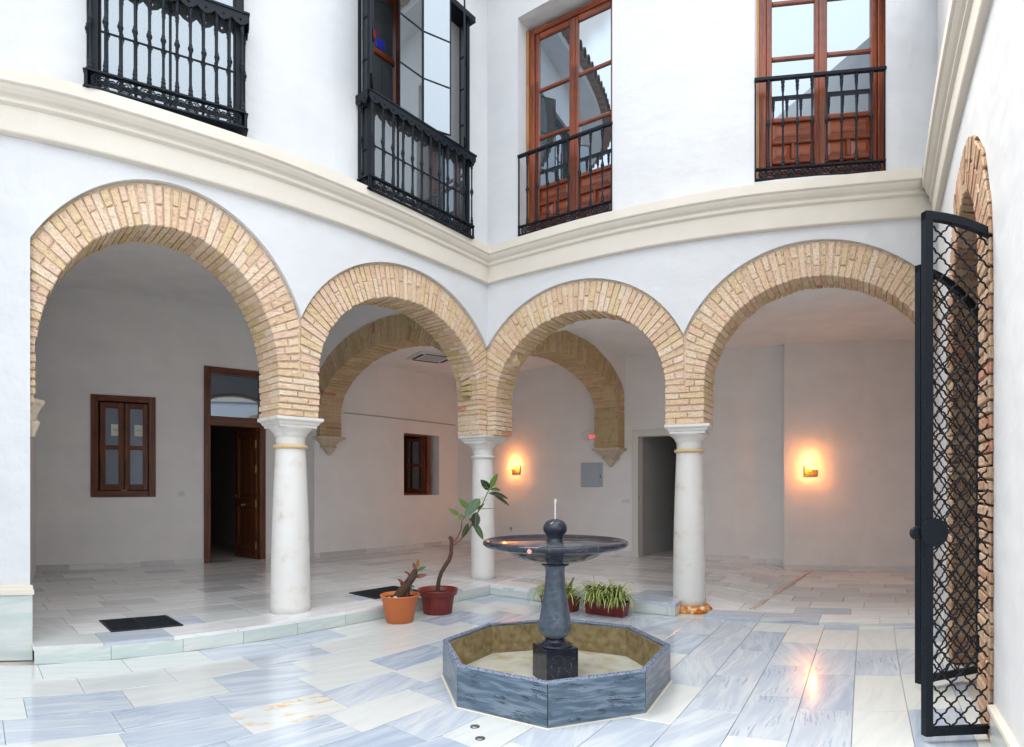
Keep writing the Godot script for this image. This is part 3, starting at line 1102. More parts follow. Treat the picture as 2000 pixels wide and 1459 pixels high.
	putw(g, "plaster", st, M.inner)
	var c := structure("ceiling")
	st = begin()
	flat_slab(st, -0.2, 5.75, -4.3, -0.58, 4.4, 4.5)
	putw(c, "plaster", st, M.inner)
	c = structure("ceiling")
	st = begin()
	flat_slab(st, -3.9, -0.2, -4.1, 6.05, 3.75, 3.85)
	putw(c, "plaster", st, M.inner)
	# inner arches across the galleries
	var N1 := [-2.10, 2.69, 1.65, 0.90]
	g = thing("inner_arch_wall", "plaster wall on the inner brick arch that crosses the left gallery", "wall", P(-0.2, 2.3, -2.2))
	var line := arch_line(N1[0], N1[1], N1[2], N1[3], 2.28)
	st = begin()
	low = [Vector2(-3.86, 2.28)]
	for p in offset_line(line, 0.013):
		if p.x < -0.56:
			low.append(p)
	arch_panel(st, "R", low, 4.45, 0.036, -0.42)
	putw(g, "masonry_core", st, M.mortar)
	st = begin()
	low = clip_line(offset_line(line, 0.40), -3.86, -0.58)
	arch_panel(st, "R", low, 4.46, 0.06, 0.034)
	putw(g, "spandrel_plaster", st, M.inner)
	arch = thing("inner_brick_arch", "shaded ochre brick arch crossing the left gallery onto a stone corbel", "arch", P(-0.2, 2.28, -2.2), 0, "inner brick arches on corbels")
	brick_ring(arch, "R", line.slice(0, line.size() - 7), -3.86, -0.3, 0.05, -0.43, 0.39, M.olive_brick, 0.066, 0.03)
	g = thing("inner_arch_wall", "plaster wall on the inner arch that crosses the right gallery", "wall", P(-2.2, 2.1, -0.2))
	N1 = [-1.90, 2.755, 1.65, 0.65]
	line = arch_line(N1[0], N1[1], N1[2], N1[3], 2.09)
	st = begin()
	low = [Vector2(-3.81, 2.09)]
	for p in offset_line(line, 0.013):
		if p.x < -0.56:
			low.append(p)
	arch_panel(st, "L", low, 3.8, 0.206, -0.24)
	putw(g, "masonry_core", st, M.mortar)
	st = begin()
	low = clip_line(offset_line(line, 0.38), -3.81, -0.58)
	arch_panel(st, "L", low, 3.81, 0.23, 0.204)
	putw(g, "spandrel_plaster", st, M.inner)
	st = begin()
	panel(st, "L", -3.81, -3.54, 2.09, 2.74, 0.222, -0.25)
	putw(g, "rendered_foot", st, M.golden)
	arch = thing("inner_brick_arch", "limewashed ochre brick arch crossing the right gallery beside the white doorway", "arch", P(-2.2, 2.1, -0.2), 0, "inner brick arches on corbels")
	brick_ring(arch, "L", line.slice(14, line.size() - 14), -3.81, -0.3, 0.22, -0.25, 0.37, M.olive_brick, 0.066, 0.0)
	c = structure("ceiling_beam")
	st = begin()
	panel(st, "R", 0.24, 6.0, 3.64, 3.76, -0.59, -1.28)
	putw(c, "plaster", st, M.inner)
	corbel("stone corbel carrying the shaded inner brick arch, left of the dark window", P(-0.185, 2.28, -3.86), P(-0.185, 2.28, -3.0), 0.52, 0.19)
	corbel("stone corbel carrying the inner arch, left of the white doorway", P(-3.81, 2.09, -0.015), P(-3.0, 2.09, -0.015), 0.52, 0.33)
	corbel("small worn stone corbel at the foot of the far left arch, on the white pier", P(5.455, 2.155, -0.44), P(4.8, 2.155, -0.44), 0.26, 0.05)
	# skirtings of marble
	var sk := thing("skirting", "low marble skirting along the foot of the left gallery walls", "skirting", P(2.5, 0.14, -4.2))
	for r in [[2.10, 4.9, -4.2], [0.1, 0.9, -4.2], [-3.8, 0.1, -3.85]]:
		var s: float = r[0]
		while s < r[1] - 0.02:
			var e := minf(s + R(0.5, 0.6), r[1])
			st = begin()
			uv0 = Vector2(R(0, 0.9), R(0, 0.6))
			panel(st, "L", s + 0.001, e - 0.001, 0.135, 0.225, r[2] + 0.013, r[2] - 0.01)
			putw(sk, "skirting_slab", st, pick(M.indoor_tile))
			s = e
	sk = thing("skirting", "low marble skirting along the foot of the right gallery walls", "skirting", P(-3.8, 0.1, 2.5))
	for r in [[-3.85, 0.38, -3.8], [1.44, 3.18, -3.8], [3.18, 5.9, -3.65]]:
		var s: float = r[0]
		while s < r[1] - 0.02:
			var e := minf(s + R(0.5, 0.6), r[1])
			st = begin()
			uv0 = Vector2(R(0, 0.9), R(0, 0.6))
			var y := floor_h(-3.7, (s + e) / 2) - 0.02
			panel(st, "R", s + 0.001, e - 0.001, y, y + 0.105, r[2] + 0.013, r[2] - 0.01)
			putw(sk, "skirting_slab", st, pick([M.indoor_tile[1], M.indoor_tile[3], M.indoor_tile[0]]))
			s = e
	uv0 = Vector2.ZERO
	# unlit rooms behind doors and windows
	var room := structure("room")
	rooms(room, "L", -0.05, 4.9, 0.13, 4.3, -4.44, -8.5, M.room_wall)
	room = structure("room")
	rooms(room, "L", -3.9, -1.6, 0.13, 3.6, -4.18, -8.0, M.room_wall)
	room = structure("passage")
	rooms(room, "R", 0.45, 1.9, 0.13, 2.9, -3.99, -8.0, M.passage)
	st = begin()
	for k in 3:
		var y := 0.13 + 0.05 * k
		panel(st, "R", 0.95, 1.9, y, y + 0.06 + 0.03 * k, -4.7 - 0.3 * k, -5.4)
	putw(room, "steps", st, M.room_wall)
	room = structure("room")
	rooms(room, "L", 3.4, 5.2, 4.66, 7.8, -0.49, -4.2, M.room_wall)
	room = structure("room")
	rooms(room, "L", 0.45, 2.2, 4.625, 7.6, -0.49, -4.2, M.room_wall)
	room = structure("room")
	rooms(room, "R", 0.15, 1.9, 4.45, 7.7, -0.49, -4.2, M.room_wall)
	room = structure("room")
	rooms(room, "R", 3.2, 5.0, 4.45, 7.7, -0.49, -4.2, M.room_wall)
	gate_wall()
	court_sides()

# an inverted stepped bracket: wall point, a point out in the direction the arch takes, width
func corbel(label: String, p: Vector3, q: Vector3, w: float, depth: float) -> void:
	var z := (q - p)
	z.y = 0
	z = z.normalized()
	var x := Vector3.UP.cross(z)
	var o := thing("corbel", label, "corbel", p, 0.0, "stone corbels of the arches")
	var t := Transform3D(Basis(x, Vector3.UP, z), Vector3.ZERO)
	var st := begin()
	var prof: Array = [[0.0, 1.05], [-0.04, 1.0], [-0.05, 0.90], [-0.10, 0.66], [-0.15, 0.48], [-0.165, 0.46], [-0.168, 0.54], [-0.192, 0.54]]
	for i in prof.size() - 1:
		var a: Array = prof[i]
		var b: Array = prof[i + 1]
		var c: Array = []
		for e in [b, a]:
			var hw: float = w * 0.5 * e[1]
			var d: float = depth * e[1]
			c.append([t * Vector3(-hw, e[0], -0.04), t * Vector3(hw, e[0], -0.04), t * Vector3(hw, e[0], d), t * Vector3(-hw, e[0], d)])
		hexa(st, c[0] + c[1])
	put(o, "bracket", st.commit(), M.corbel)
	var knob := lathe([Vector2(0.0, -0.33), Vector2(0.02, -0.327), Vector2(w * 0.09, -0.30), Vector2(w * 0.16, -0.25), Vector2(w * 0.20, -0.215), Vector2(w * 0.21, -0.192), Vector2(0, -0.19)], 20)
	put(o, "pendant", knob, M.corbel, t * Vector3(0, 0, minf(0.10, depth * 0.4)))

const GATE := [1.90, 2.55, 0.57, 0.85]

func gate_wall() -> void:
	var n := 5.31
	var g := thing("gate_wall", "white wall at the right edge, seen edge on, with the brick gateway", "wall", P(1.5, 0, 5.5))
	var line := arch_line(GATE[0], GATE[1], GATE[2], GATE[3], 0.0)
	var st := begin()
	var low: Array = [Vector2(-0.165, 0.0)]
	for p in offset_line(line, 0.315):
		low.append(p)
	low.append(Vector2(3.55, 0.0))
	arch_panel(st, "L", low, 4.16, n, n + 0.035)
	putw(g, "plaster", st, M.plaster)
	st = begin()
	low = [Vector2(-0.7, 0.0)]
	for p in offset_line(line, 0.012):
		low.append(p)
	low.append(Vector2(3.55, 0.0))
	arch_panel(st, "L", low, 4.16, n + 0.036, n + 0.5)
	putw(g, "masonry_core", st, M.mortar)
	st = begin()
	panel(st, "L", -0.5, 3.55, 4.16, 6.7, n, n + 0.5)
	putw(g, "upper_plaster", st, M.plaster)
	st = begin()
	uv0 = Vector2(0.1, 0.1)
	panel(st, "L", 2.83, 3.55, 0.0, 0.20, n - 0.03, n + 0.02)
	panel(st, "L", -0.2, 0.98, 0.0, 0.20, n - 0.02, n + 0.02)
	putw(g, "skirting_slab", st, M.green_marble)
	uv0 = Vector2.ZERO
	st = begin()
	panel(st, "L", 2.825, 3.55, 0.20, 0.225, n - 0.045, n + 0.02)
	putw(g, "skirting_cap", st, M.cap_stone)
	rng.seed = 9
	var arch := thing("gate_arch", "rough brown brick gateway in the right wall, around the iron gate", "arch", P(2.0, 0, 5.4))
	brick_ring(arch, "L", line, 0.7, 3.4, n - 0.022, n + 0.5, 0.315, M.gate_brick, 0.072, 0.03, true)
	cornice("L", -0.165, 3.55, n, -1.0, 1.0, 0.0, "cream moulded cornice running up the right edge above the gate", false)
	var room := structure("passage")
	rooms(room, "L", 1.0, 3.0, 0.0, 3.8, n + 0.49, n + 1.7, M.plaster)

# the sides of the court behind the viewer: plain whitewashed walls and the eaves all round
func court_sides() -> void:
	var a := P(6.3, 0, -0.165)
	var b := P(3.55, 0, 5.31)
	var corners: Array = [Vector3(a.x, 0, a.z), Vector3(-5.9, 0, 0.5), Vector3(-5.9, 0, 4.2), Vector3(2.4, 0, 4.2), Vector3(2.4, 0, 1.0), Vector3(b.x, 0, b.z)]
	var names: Array = ["white courtyard wall to the left of the viewer", "white courtyard wall beside the viewer's left shoulder", "white courtyard wall behind the viewer", "white courtyard wall behind the viewer's right shoulder", "white courtyard wall just right of the viewer"]
	for i in corners.size() - 1:
		var p: Vector3 = corners[i]
		var q: Vector3 = corners[i + 1]
		var x := (q - p).normalized()
		var t := Transform3D(Basis(x, Vector3.UP, x.cross(Vector3.UP)), Vector3.ZERO)
		var o := thing("courtyard_wall", names[i], "wall", p)
		var st := begin()
		box(st, Vector3(0.0, 0, 0.0), Vector3(p.distance_to(q), [8.3, 5.0, 3.0, 3.0, 5.5][i], 0.3), t)  # unseen walls behind the viewer lowered so more sky lights the galleries
		put(o, "plaster", st.commit(), M.plaster)
	# eaves
	for e in [["L", 0.0, 6.3, -0.165, 1.0, "eaves of roof tiles above the left upper wall"], ["R", 0.0, 5.3, -0.165, 1.0, "eaves of roof tiles above the right upper wall"]]:
		var o := thing("eaves", e[5], "roof", Q(e[0], 2.5, 8.3, -0.2))
		var st := begin()
		panel(st, e[0], e[1], e[2], 8.25, 8.36, e[3] + 0.32, e[3] - 0.4)
		putw(o, "board", st, M.plaster)
		st = begin()
		var s: float = e[1] + 0.1
		while s < e[2]:
			tube(st, [Q(e[0], s, 8.40, e[3] + 0.45), Q(e[0], s, 8.55, e[3] - 0.4)], [0.08], 8)
			s += 0.2
		var tiles := putw(o, "roof_tiles", st, M.roof_tile)
		tiles.set_meta("kind", "stuff")

# ---------------------------------------------------------------- columns
func column(label: String, at: Vector3, rb: float, rt: float, foot: bool, stained: bool, turn: float) -> void:
	var o := thing("column", label, "column", at, turn, "white marble columns of the arcades")
	var top := SPRING - at.y
	var neck := top - 0.285
	var shaft: Array = []
	var y0 := 0.075 if foot else 0.0
	shaft.append(Vector2(0, y0))
	for i in 25:
		var t := i / 24.0
		var swell := sin(t * PI) * 0.008
		shaft.append(Vector2(lerpf(rb, rt, pow(t, 1.15)) + swell, y0 + (neck - y0) * t))
	put(o, "shaft", lathe(shaft, 40), M.column)
	put(o, "astragal", lathe([Vector2(rt - 0.01, neck - 0.022), Vector2(rt + 0.012, neck - 0.022), Vector2(rt + 0.026, neck - 0.010), Vector2(rt + 0.028, neck + 0.004), Vector2(rt + 0.018, neck + 0.016), Vector2(rt, neck + 0.020)], 40), M.ochre if stained else M.column)
	put(o, "capital", lathe([Vector2(rt - 0.004, neck + 0.016), Vector2(rt, neck + 0.085), Vector2(rt + 0.004, neck + 0.10), Vector2(rt + 0.018, neck + 0.11), Vector2(rt + 0.020, neck + 0.125), Vector2(rt + 0.034, neck + 0.145), Vector2(rt + 0.062, neck + 0.17), Vector2(rt + 0.082, neck + 0.187), Vector2(0.05, neck + 0.19)], 40), M.column)
	var st := begin()
	var prof: Array = [[0.190, 0.186], [0.190, 0.205], [0.205, 0.218], [0.214, 0.238], [0.236, 0.252], [0.240, 0.258], [0.240, 0.285]]
	for i in prof.size() - 1:
		var c: Array = []
		for e in [prof[i], prof[i + 1]]:
			c.append_array([Vector3(-e[0], neck + e[1], e[0]), Vector3(e[0], neck + e[1], e[0]), Vector3(e[0], neck + e[1], -e[0]), Vector3(-e[0], neck + e[1], -e[0])])
		hexa(st, c)
	put(o, "abacus", st.commit(), M.column)
	if foot:
		put(o, "base", lathe([Vector2(rb + 0.055, -0.01), Vector2(rb + 0.072, 0.012), Vector2(rb + 0.072, 0.035), Vector2(rb + 0.058, 0.055), Vector2(rb + 0.02, 0.075), Vector2(rb - 0.02, 0.08)], 36), M.rusty)

func columns() -> void:
	var c1 := P(2.83, 0.14, -0.385)
	var t := mount(P(2.9, 0, -0.2), P(2.7, 0, -0.2))
	column("left white marble column with an ochre ring under its capital", c1, 0.193, 0.142, false, true, turn_of(t))
	t = mount(P(0.0, 0, -0.2), P(-0.2, 0, -0.2))
	column("middle white marble column at the inner corner of the arcades, behind the ficus", P(-0.285, 0.14, -0.335), 0.160, 0.142, false, false, turn_of(t))
	t = mount(P(-0.2, 0, 2.5), P(-0.2, 0, 2.7))
	column("right white marble column on a rusty orange base, at the end of the step", P(-0.355, 0.0, 2.595), 0.178, 0.140, true, true, turn_of(t))

# ---------------------------------------------------------------- fountain
func fountain() -> void:
	var c := P(2.43, 0.0, 2.47)
	var o := thing("fountain", "dark marble fountain bowl on a baluster in an octagonal basin", "fountain", c)
	rng.seed = 21
	var corner := func(r: float, k: float) -> Vector3:
		var t := deg_to_rad(-62.0 + 45.0 * k)
		var p := P(2.43 + 0.862 * cos(t), 0.0, 2.47 + 0.862 * sin(t)) - c
		return p * (r / 0.862)
	var ro := 0.845
	var ri := 0.800
	for k in 8:
		var a: Vector3 = corner.call(ro, k)
		var b: Vector3 = corner.call(ro, k + 1)
		var d: Vector3 = corner.call(ri, k + 1)
		var e: Vector3 = corner.call(ri, k)
		var up := Vector3(0, 0.258, 0)
		var g := (b - a).normalized() * 0.0025
		var st := begin()
		uv0 = Vector2(R(0, 0.5), R(0, 0.2))
		hexa(st, [a + g, b - g, b - g + up, a + g + up, e + g, d - g, d - g + up, e + g + up])
		put(o, "basin_panel", st.commit(), M.basin)
		uv0 = Vector2.ZERO
		# worn lighter coping edge, slightly rounded and uneven
		st = begin()
		var h0 := Vector3(0, 0.259, 0)
		var h1 := Vector3(0, 0.268, 0)
		var n := 8
		for i in n:
			var t0 := float(i) / n
			var t1 := float(i + 1) / n
			var q: Array = []
			for t in [t0, t1]:
				var x := a.lerp(b, t)
				var y := e.lerp(d, t)
				var w := 0.0 if t == 0.0 or t == 1.0 else R(-0.002, 0.002)
				q.append([x + h0, x.lerp(y, 0.12 + w * 10.0) + h1, x.lerp(y, 0.85 + w * 10.0) + h1, y + h0])
			hexa(st, [q[0][0], q[1][0], q[1][1], q[0][1], q[0][3], q[1][3], q[1][2], q[0][2]])
		put(o, "coping", st.commit(), M.basin_rim)
		st = begin()
		var a2: Vector3 = corner.call(ri - 0.003, k)
		var b2: Vector3 = corner.call(ri - 0.003, k + 1)
		var a3: Vector3 = corner.call(ri - 0.012, k)
		var b3: Vector3 = corner.call(ri - 0.012, k + 1)
		hexa(st, [a3 + Vector3(0, 0.02, 0), b3 + Vector3(0, 0.02, 0), b3 + Vector3(0, 0.245, 0), a3 + Vector3(0, 0.245, 0), a2 + Vector3(0, 0.02, 0), b2 + Vector3(0, 0.02, 0), b2 + Vector3(0, 0.245, 0), a2 + Vector3(0, 0.245, 0)])
		put(o, "lining", st.commit(), M.algae)
		if k == 6:
			st = begin()
			var s0: Vector3 = corner.call(ri - 0.013, k)
			var pts: Array = []
			var rad: Array = []
			for i in 9:
				pts.append(s0 + Vector3(R(-0.003, 0.003), 0.035 + 0.025 * i, R(-0.003, 0.003)))
				rad.append(R(0.008, 0.016))
			tube(st, pts, rad, 6)
			put(o, "algae_streak", st.commit(), M.green_slime)
	var st := begin()
	for k in 8:
		var a: Vector3 = corner.call(ri, k) + Vector3(0, 0.025, 0)
		var b: Vector3 = corner.call(ri, k + 1) + Vector3(0, 0.025, 0)
		for v in [Vector3(0, 0.025, 0), b, a]:
			st.set_normal(Vector3.UP)
			st.set_uv(Vector2(v.x, v.z))
			st.add_vertex(v)
	put(o, "basin_floor", st.commit(), M.basin_floor)
	st = begin()
	for k in 8:
		var a: Vector3 = corner.call(ro + 0.016, k)
		var b: Vector3 = corner.call(ro + 0.016, k + 1)
		var e: Vector3 = corner.call(ro - 0.01, k)
		var d: Vector3 = corner.call(ro - 0.01, k + 1)
		hexa(st, [a, b, b + Vector3(0, 0.002, 0), a + Vector3(0, 0.002, 0), e, d, d + Vector3(0, 0.006, 0), e + Vector3(0, 0.006, 0)])
	put(o, "mortar_bed", st.commit(), M.cap_stone)
	# pedestal
	st = begin()
	bevel_block(st, 0.122, 0.02, 0.262, 0.005)
	put(o, "plinth", st.commit(), M.black_marble, Vector3.ZERO, Basis(Vector3.UP, deg_to_rad(21.0)))
	put(o, "foot", lathe([Vector2(0.0, 0.262), Vector2(0.120, 0.263), Vector2(0.122, 0.270), Vector2(0.112, 0.278), Vector2(0.090, 0.285), Vector2(0.076, 0.298), Vector2(0.070, 0.312), Vector2(0.075, 0.325), Vector2(0.086, 0.330)], 48), M.black_marble)
	put(o, "baluster", lathe([Vector2(0.086, 0.329), Vector2(0.103, 0.345), Vector2(0.114, 0.372), Vector2(0.117, 0.400), Vector2(0.114, 0.440), Vector2(0.104, 0.500), Vector2(0.092, 0.570), Vector2(0.081, 0.640), Vector2(0.073, 0.710), Vector2(0.069, 0.770), Vector2(0.070, 0.805), Vector2(0.077, 0.828), Vector2(0.080, 0.834)], 48), M.grey_marble)
	put(o, "collar", lathe([Vector2(0.080, 0.833), Vector2(0.098, 0.836), Vector2(0.101, 0.843), Vector2(0.098, 0.850), Vector2(0.09, 0.853)], 48), M.black_marble)
	# the bowl, gadrooned underneath
	var segs := 96
	st = begin()
	st.set_smooth_group(0)
	var prof: Array = [[0.09, 0.852, 0], [0.130, 0.856, 0.3], [0.190, 0.868, 0.8], [0.250, 0.884, 1.0], [0.300, 0.904, 1.0], [0.332, 0.926, 0.5], [0.345, 0.934, 0], [0.352, 0.944, 0], [0.380, 0.949, 0], [0.470, 0.964, 0], [0.502, 0.974, 0], [0.517, 0.988, 0], [0.519, 1.000, 0], [0.512, 1.012, 0], [0.500, 1.017, 0], [0.488, 1.013, 0], [0.470, 1.004, 0], [0.440, 0.998, 0], [0.25, 0.992, 0], [0.0, 0.990, 0]]
	for i in prof.size() - 1:
		for k in segs:
			var v: Array = []
			for e in [[i, k], [i, k + 1], [i + 1, k + 1], [i + 1, k]]:
				var q: Array = prof[e[0]]
				var t: float = TAU * e[1] / segs
				var r: float = q[0] * (1.0 - 0.022 * q[2] * (1.0 if e[1] % 3 == 0 else 0.0))
				v.append(Vector3(r * cos(t), q[1], r * sin(t)))
			for j in [0, 1, 2, 0, 2, 3]:
				st.set_uv(Vector2(v[j].x, v[j].z))
				st.add_vertex(v[j])
	st.generate_normals()
	put(o, "bowl", st.commit(), M.black_marble)
	put(o, "water", lathe([Vector2(0.474, 0.9995), Vector2(0.472, 1.0065), Vector2(0.0, 1.0068)], 64), M.water)
	put(o, "finial", lathe([Vector2(0.062, 0.985), Vector2(0.062, 1.012), Vector2(0.056, 1.020), Vector2(0.054, 1.034), Vector2(0.062, 1.044), Vector2(0.060, 1.052), Vector2(0.076, 1.066), Vector2(0.085, 1.088), Vector2(0.086, 1.104), Vector2(0.080, 1.126), Vector2(0.066, 1.146), Vector2(0.045, 1.159), Vector2(0.02, 1.165), Vector2(0.0, 1.166)], 40), M.black_marble)
	st = begin()
	tube(st, [Vector3(0, 1.165, 0), Vector3(0.001, 1.22, 0), Vector3(0.0, 1.27, 0.001), Vector3(0.003, 1.300, 0), Vector3(0.004, 1.312, 0)], [0.006, 0.006, 0.0065, 0.009, 0.004], 10)
	put(o, "water_jet", st.commit(), M.jet)
	st = begin()
	var p := Vector3(-0.196, 0.985, 0.478)
	box(st, Vector3(-0.014, -0.012, -0.01), Vector3(0.012, 0.012, 0.006), Transform3D(Basis(Vector3.UP, -0.4) * Basis(Vector3.FORWARD, 0.5), p))
	box(st, Vector3(-0.011, -0.014, -0.01), Vector3(0.011, 0.011, 0.008), Transform3D(Basis(Vector3.UP, -0.2) * Basis(Vector3.FORWARD, 1.2), p))
	put(o, "pink_inclusion", st.commit(), M.pink_chip)

func bevel_block(st: SurfaceTool, r: float, y0: float, y1: float, w: float) -> void:
	var levels: Array = [[r, y0], [r, y1 - w], [r - w, y1]]
	for i in 2:
		var c: Array = []
		for e in [levels[i], levels[i + 1]]:
			c.append_array([Vector3(-e[0], e[1], e[0]), Vector3(e[0], e[1], e[0]), Vector3(e[0], e[1], -e[0]), Vector3(-e[0], e[1], -e[0])])
		hexa(st, c)

# ---------------------------------------------------------------- upper balconies
func baluster_mesh(h: float) -> ArrayMesh:
	var m := h * 0.5
	return lathe([Vector2(0.0, 0.0), Vector2(0.019, 0.0), Vector2(0.019, 0.03), Vector2(0.012, 0.036), Vector2(0.018, 0.048), Vector2(0.018, 0.062), Vector2(0.011, 0.068), Vector2(0.016, 0.082), Vector2(0.0105, 0.10),
		Vector2(0.0095, m - 0.045), Vector2(0.016, m - 0.036), Vector2(0.012, m - 0.028), Vector2(0.021, m - 0.012), Vector2(0.022, m), Vector2(0.021, m + 0.012), Vector2(0.012, m + 0.028), Vector2(0.016, m + 0.036), Vector2(0.0095, m + 0.045),
		Vector2(0.0105, h - 0.13), Vector2(0.017, h - 0.11), Vector2(0.012, h - 0.098), Vector2(0.019, h - 0.08), Vector2(0.013, h - 0.055), Vector2(0.019, h - 0.04), Vector2(0.019, h), Vector2(0.0, h)], 10)

func rosette_mesh(r: float) -> ArrayMesh:
	var st := begin()
	ring_bar(st, Vector3.ZERO, r, 0.0065, 18)
	ring_bar(st, Vector3.ZERO, r * 0.78, 0.003, 16)
	for k in 4:
		var t := PI / 4 + k * PI / 2
		ring_bar(st, Vector3(cos(t), sin(t), 0) * r * 0.36, r * 0.24, 0.005, 10)
	box(st, Vector3(-0.008, -0.008, -0.006), Vector3(0.008, 0.008, 0.008))
	return st.commit()

func loop_mesh(r: float) -> ArrayMesh:
	var st := begin()
	ring_bar(st, Vector3.ZERO, r, 0.006, 14)
	ring_bar(st, Vector3.ZERO, r * 0.5, 0.004, 10)
	return st.commit()

# pierced band of scrolls between two rails, from x0 to x1
func apron(o: Node3D, t: Transform3D, x0: float, x1: float, y0: float, y1: float, z: float) -> void:
	var st := begin()
	box(st, Vector3(x0, y1 - 0.016, z - 0.03), Vector3(x1, y1, z + 0.02))
	box(st, Vector3(x0, y0, z - 0.03), Vector3(x1, y0 + 0.014, z + 0.02))
	box(st, Vector3(x0, y0, z - 0.012), Vector3(x0 + 0.012, y1, z + 0.012))
	box(st, Vector3(x1 - 0.012, y0, z - 0.012), Vector3(x1, y1, z + 0.012))
	put(o, "apron_rail", st.commit(), M.iron, t.origin, t.basis)
	var r := (y1 - y0 - 0.03) * 0.5
	var n := int(round((x1 - x0 - 0.03) / (r * 2.9)))
	var pitch := (x1 - x0 - 0.03) / n
	var big := rosette_mesh(r - 0.004)
	var small := loop_mesh(r * 0.42)
	for k in n:
		var x := x0 + 0.015 + pitch * (k + 0.5)
		put(o, "rosette", big, M.iron, t * Vector3(x, (y0 + y1) / 2, z), t.basis)
		if k < n - 1:
			put(o, "scroll_loop", small, M.iron, t * Vector3(x + pitch / 2, (y0 + y1) / 2, z), t.basis)

# one tooth of the pierced, scalloped iron valance under a rail
func valance_mesh(w: float, h: float) -> ArrayMesh:
	var st := begin()
	var hole: Array = []
	for k in 8:
		var t := TAU * k / 8
		hole.append(Vector2(cos(t) * (0.017 if k % 2 == 0 else 0.007), h * 0.42 + sin(t) * (0.017 if k % 2 == 0 else 0.007)))
	var outer: Array = [Vector2(w * 0.5, h * 0.42), Vector2(w * 0.5, h), Vector2(0, h), Vector2(-w * 0.5, h), Vector2(-w * 0.5, h * 0.42), Vector2(-w * 0.30, h * 0.16), Vector2(0, 0), Vector2(w * 0.30, h * 0.16)]
	for k in 8:
		var j := (k + 1) % 8
		var q: Array = []
		for v in [outer[k], outer[j], hole[j], hole[k]]:
			q.append(Vector3(v.x, v.y, 0.004))
		var q2: Array = []
		for v in q:
			q2.append(v - Vector3(0, 0, 0.008))
		face(st, q[0], q[1], q[2], q[3], Vector3.BACK)
		face(st, q2[0], q2[1], q2[2], q2[3], Vector3.FORWARD)
		face(st, q[0], q[1], q2[1], q2[0], Vector3(outer[k].x, outer[k].y - h * 0.5, 0))
		face(st, q[3], q[2], q2[2], q2[3], Vector3(-outer[k].x, h * 0.5 - outer[k].y, 0))
	return st.commit()

# a railing across an opening: p0 and p1 are its lower ends
func railing(label: String, p0: Vector3, p1: Vector3, h: float, xs: Array, group: String) -> void:
	var t := mount(p0, p1)
	var w := p0.distance_to(p1)
	var o := thing("balcony_railing", label, "railing", p0, turn_of(t), group)
	var l := Transform3D()
	apron(o, l, 0.0, w, 0.0, 0.125, 0.0)
	var st := begin()
	box(st, Vector3(-0.005, h - 0.03, -0.022), Vector3(w + 0.005, h, 0.022))
	put(o, "top_rail", st.commit(), M.iron)
	put(o, "end_bar", box_mesh(Vector3(0, 0.0, -0.008), Vector3(0.012, h, 0.008)), M.iron)
	put(o, "end_bar", box_mesh(Vector3(w - 0.012, 0.0, -0.008), Vector3(w, h, 0.008)), M.iron)
	var b := baluster_mesh(h - 0.03 - 0.125)
	for x in xs:
		put(o, "baluster", b, M.iron, Vector3(x * w, 0.125, 0))

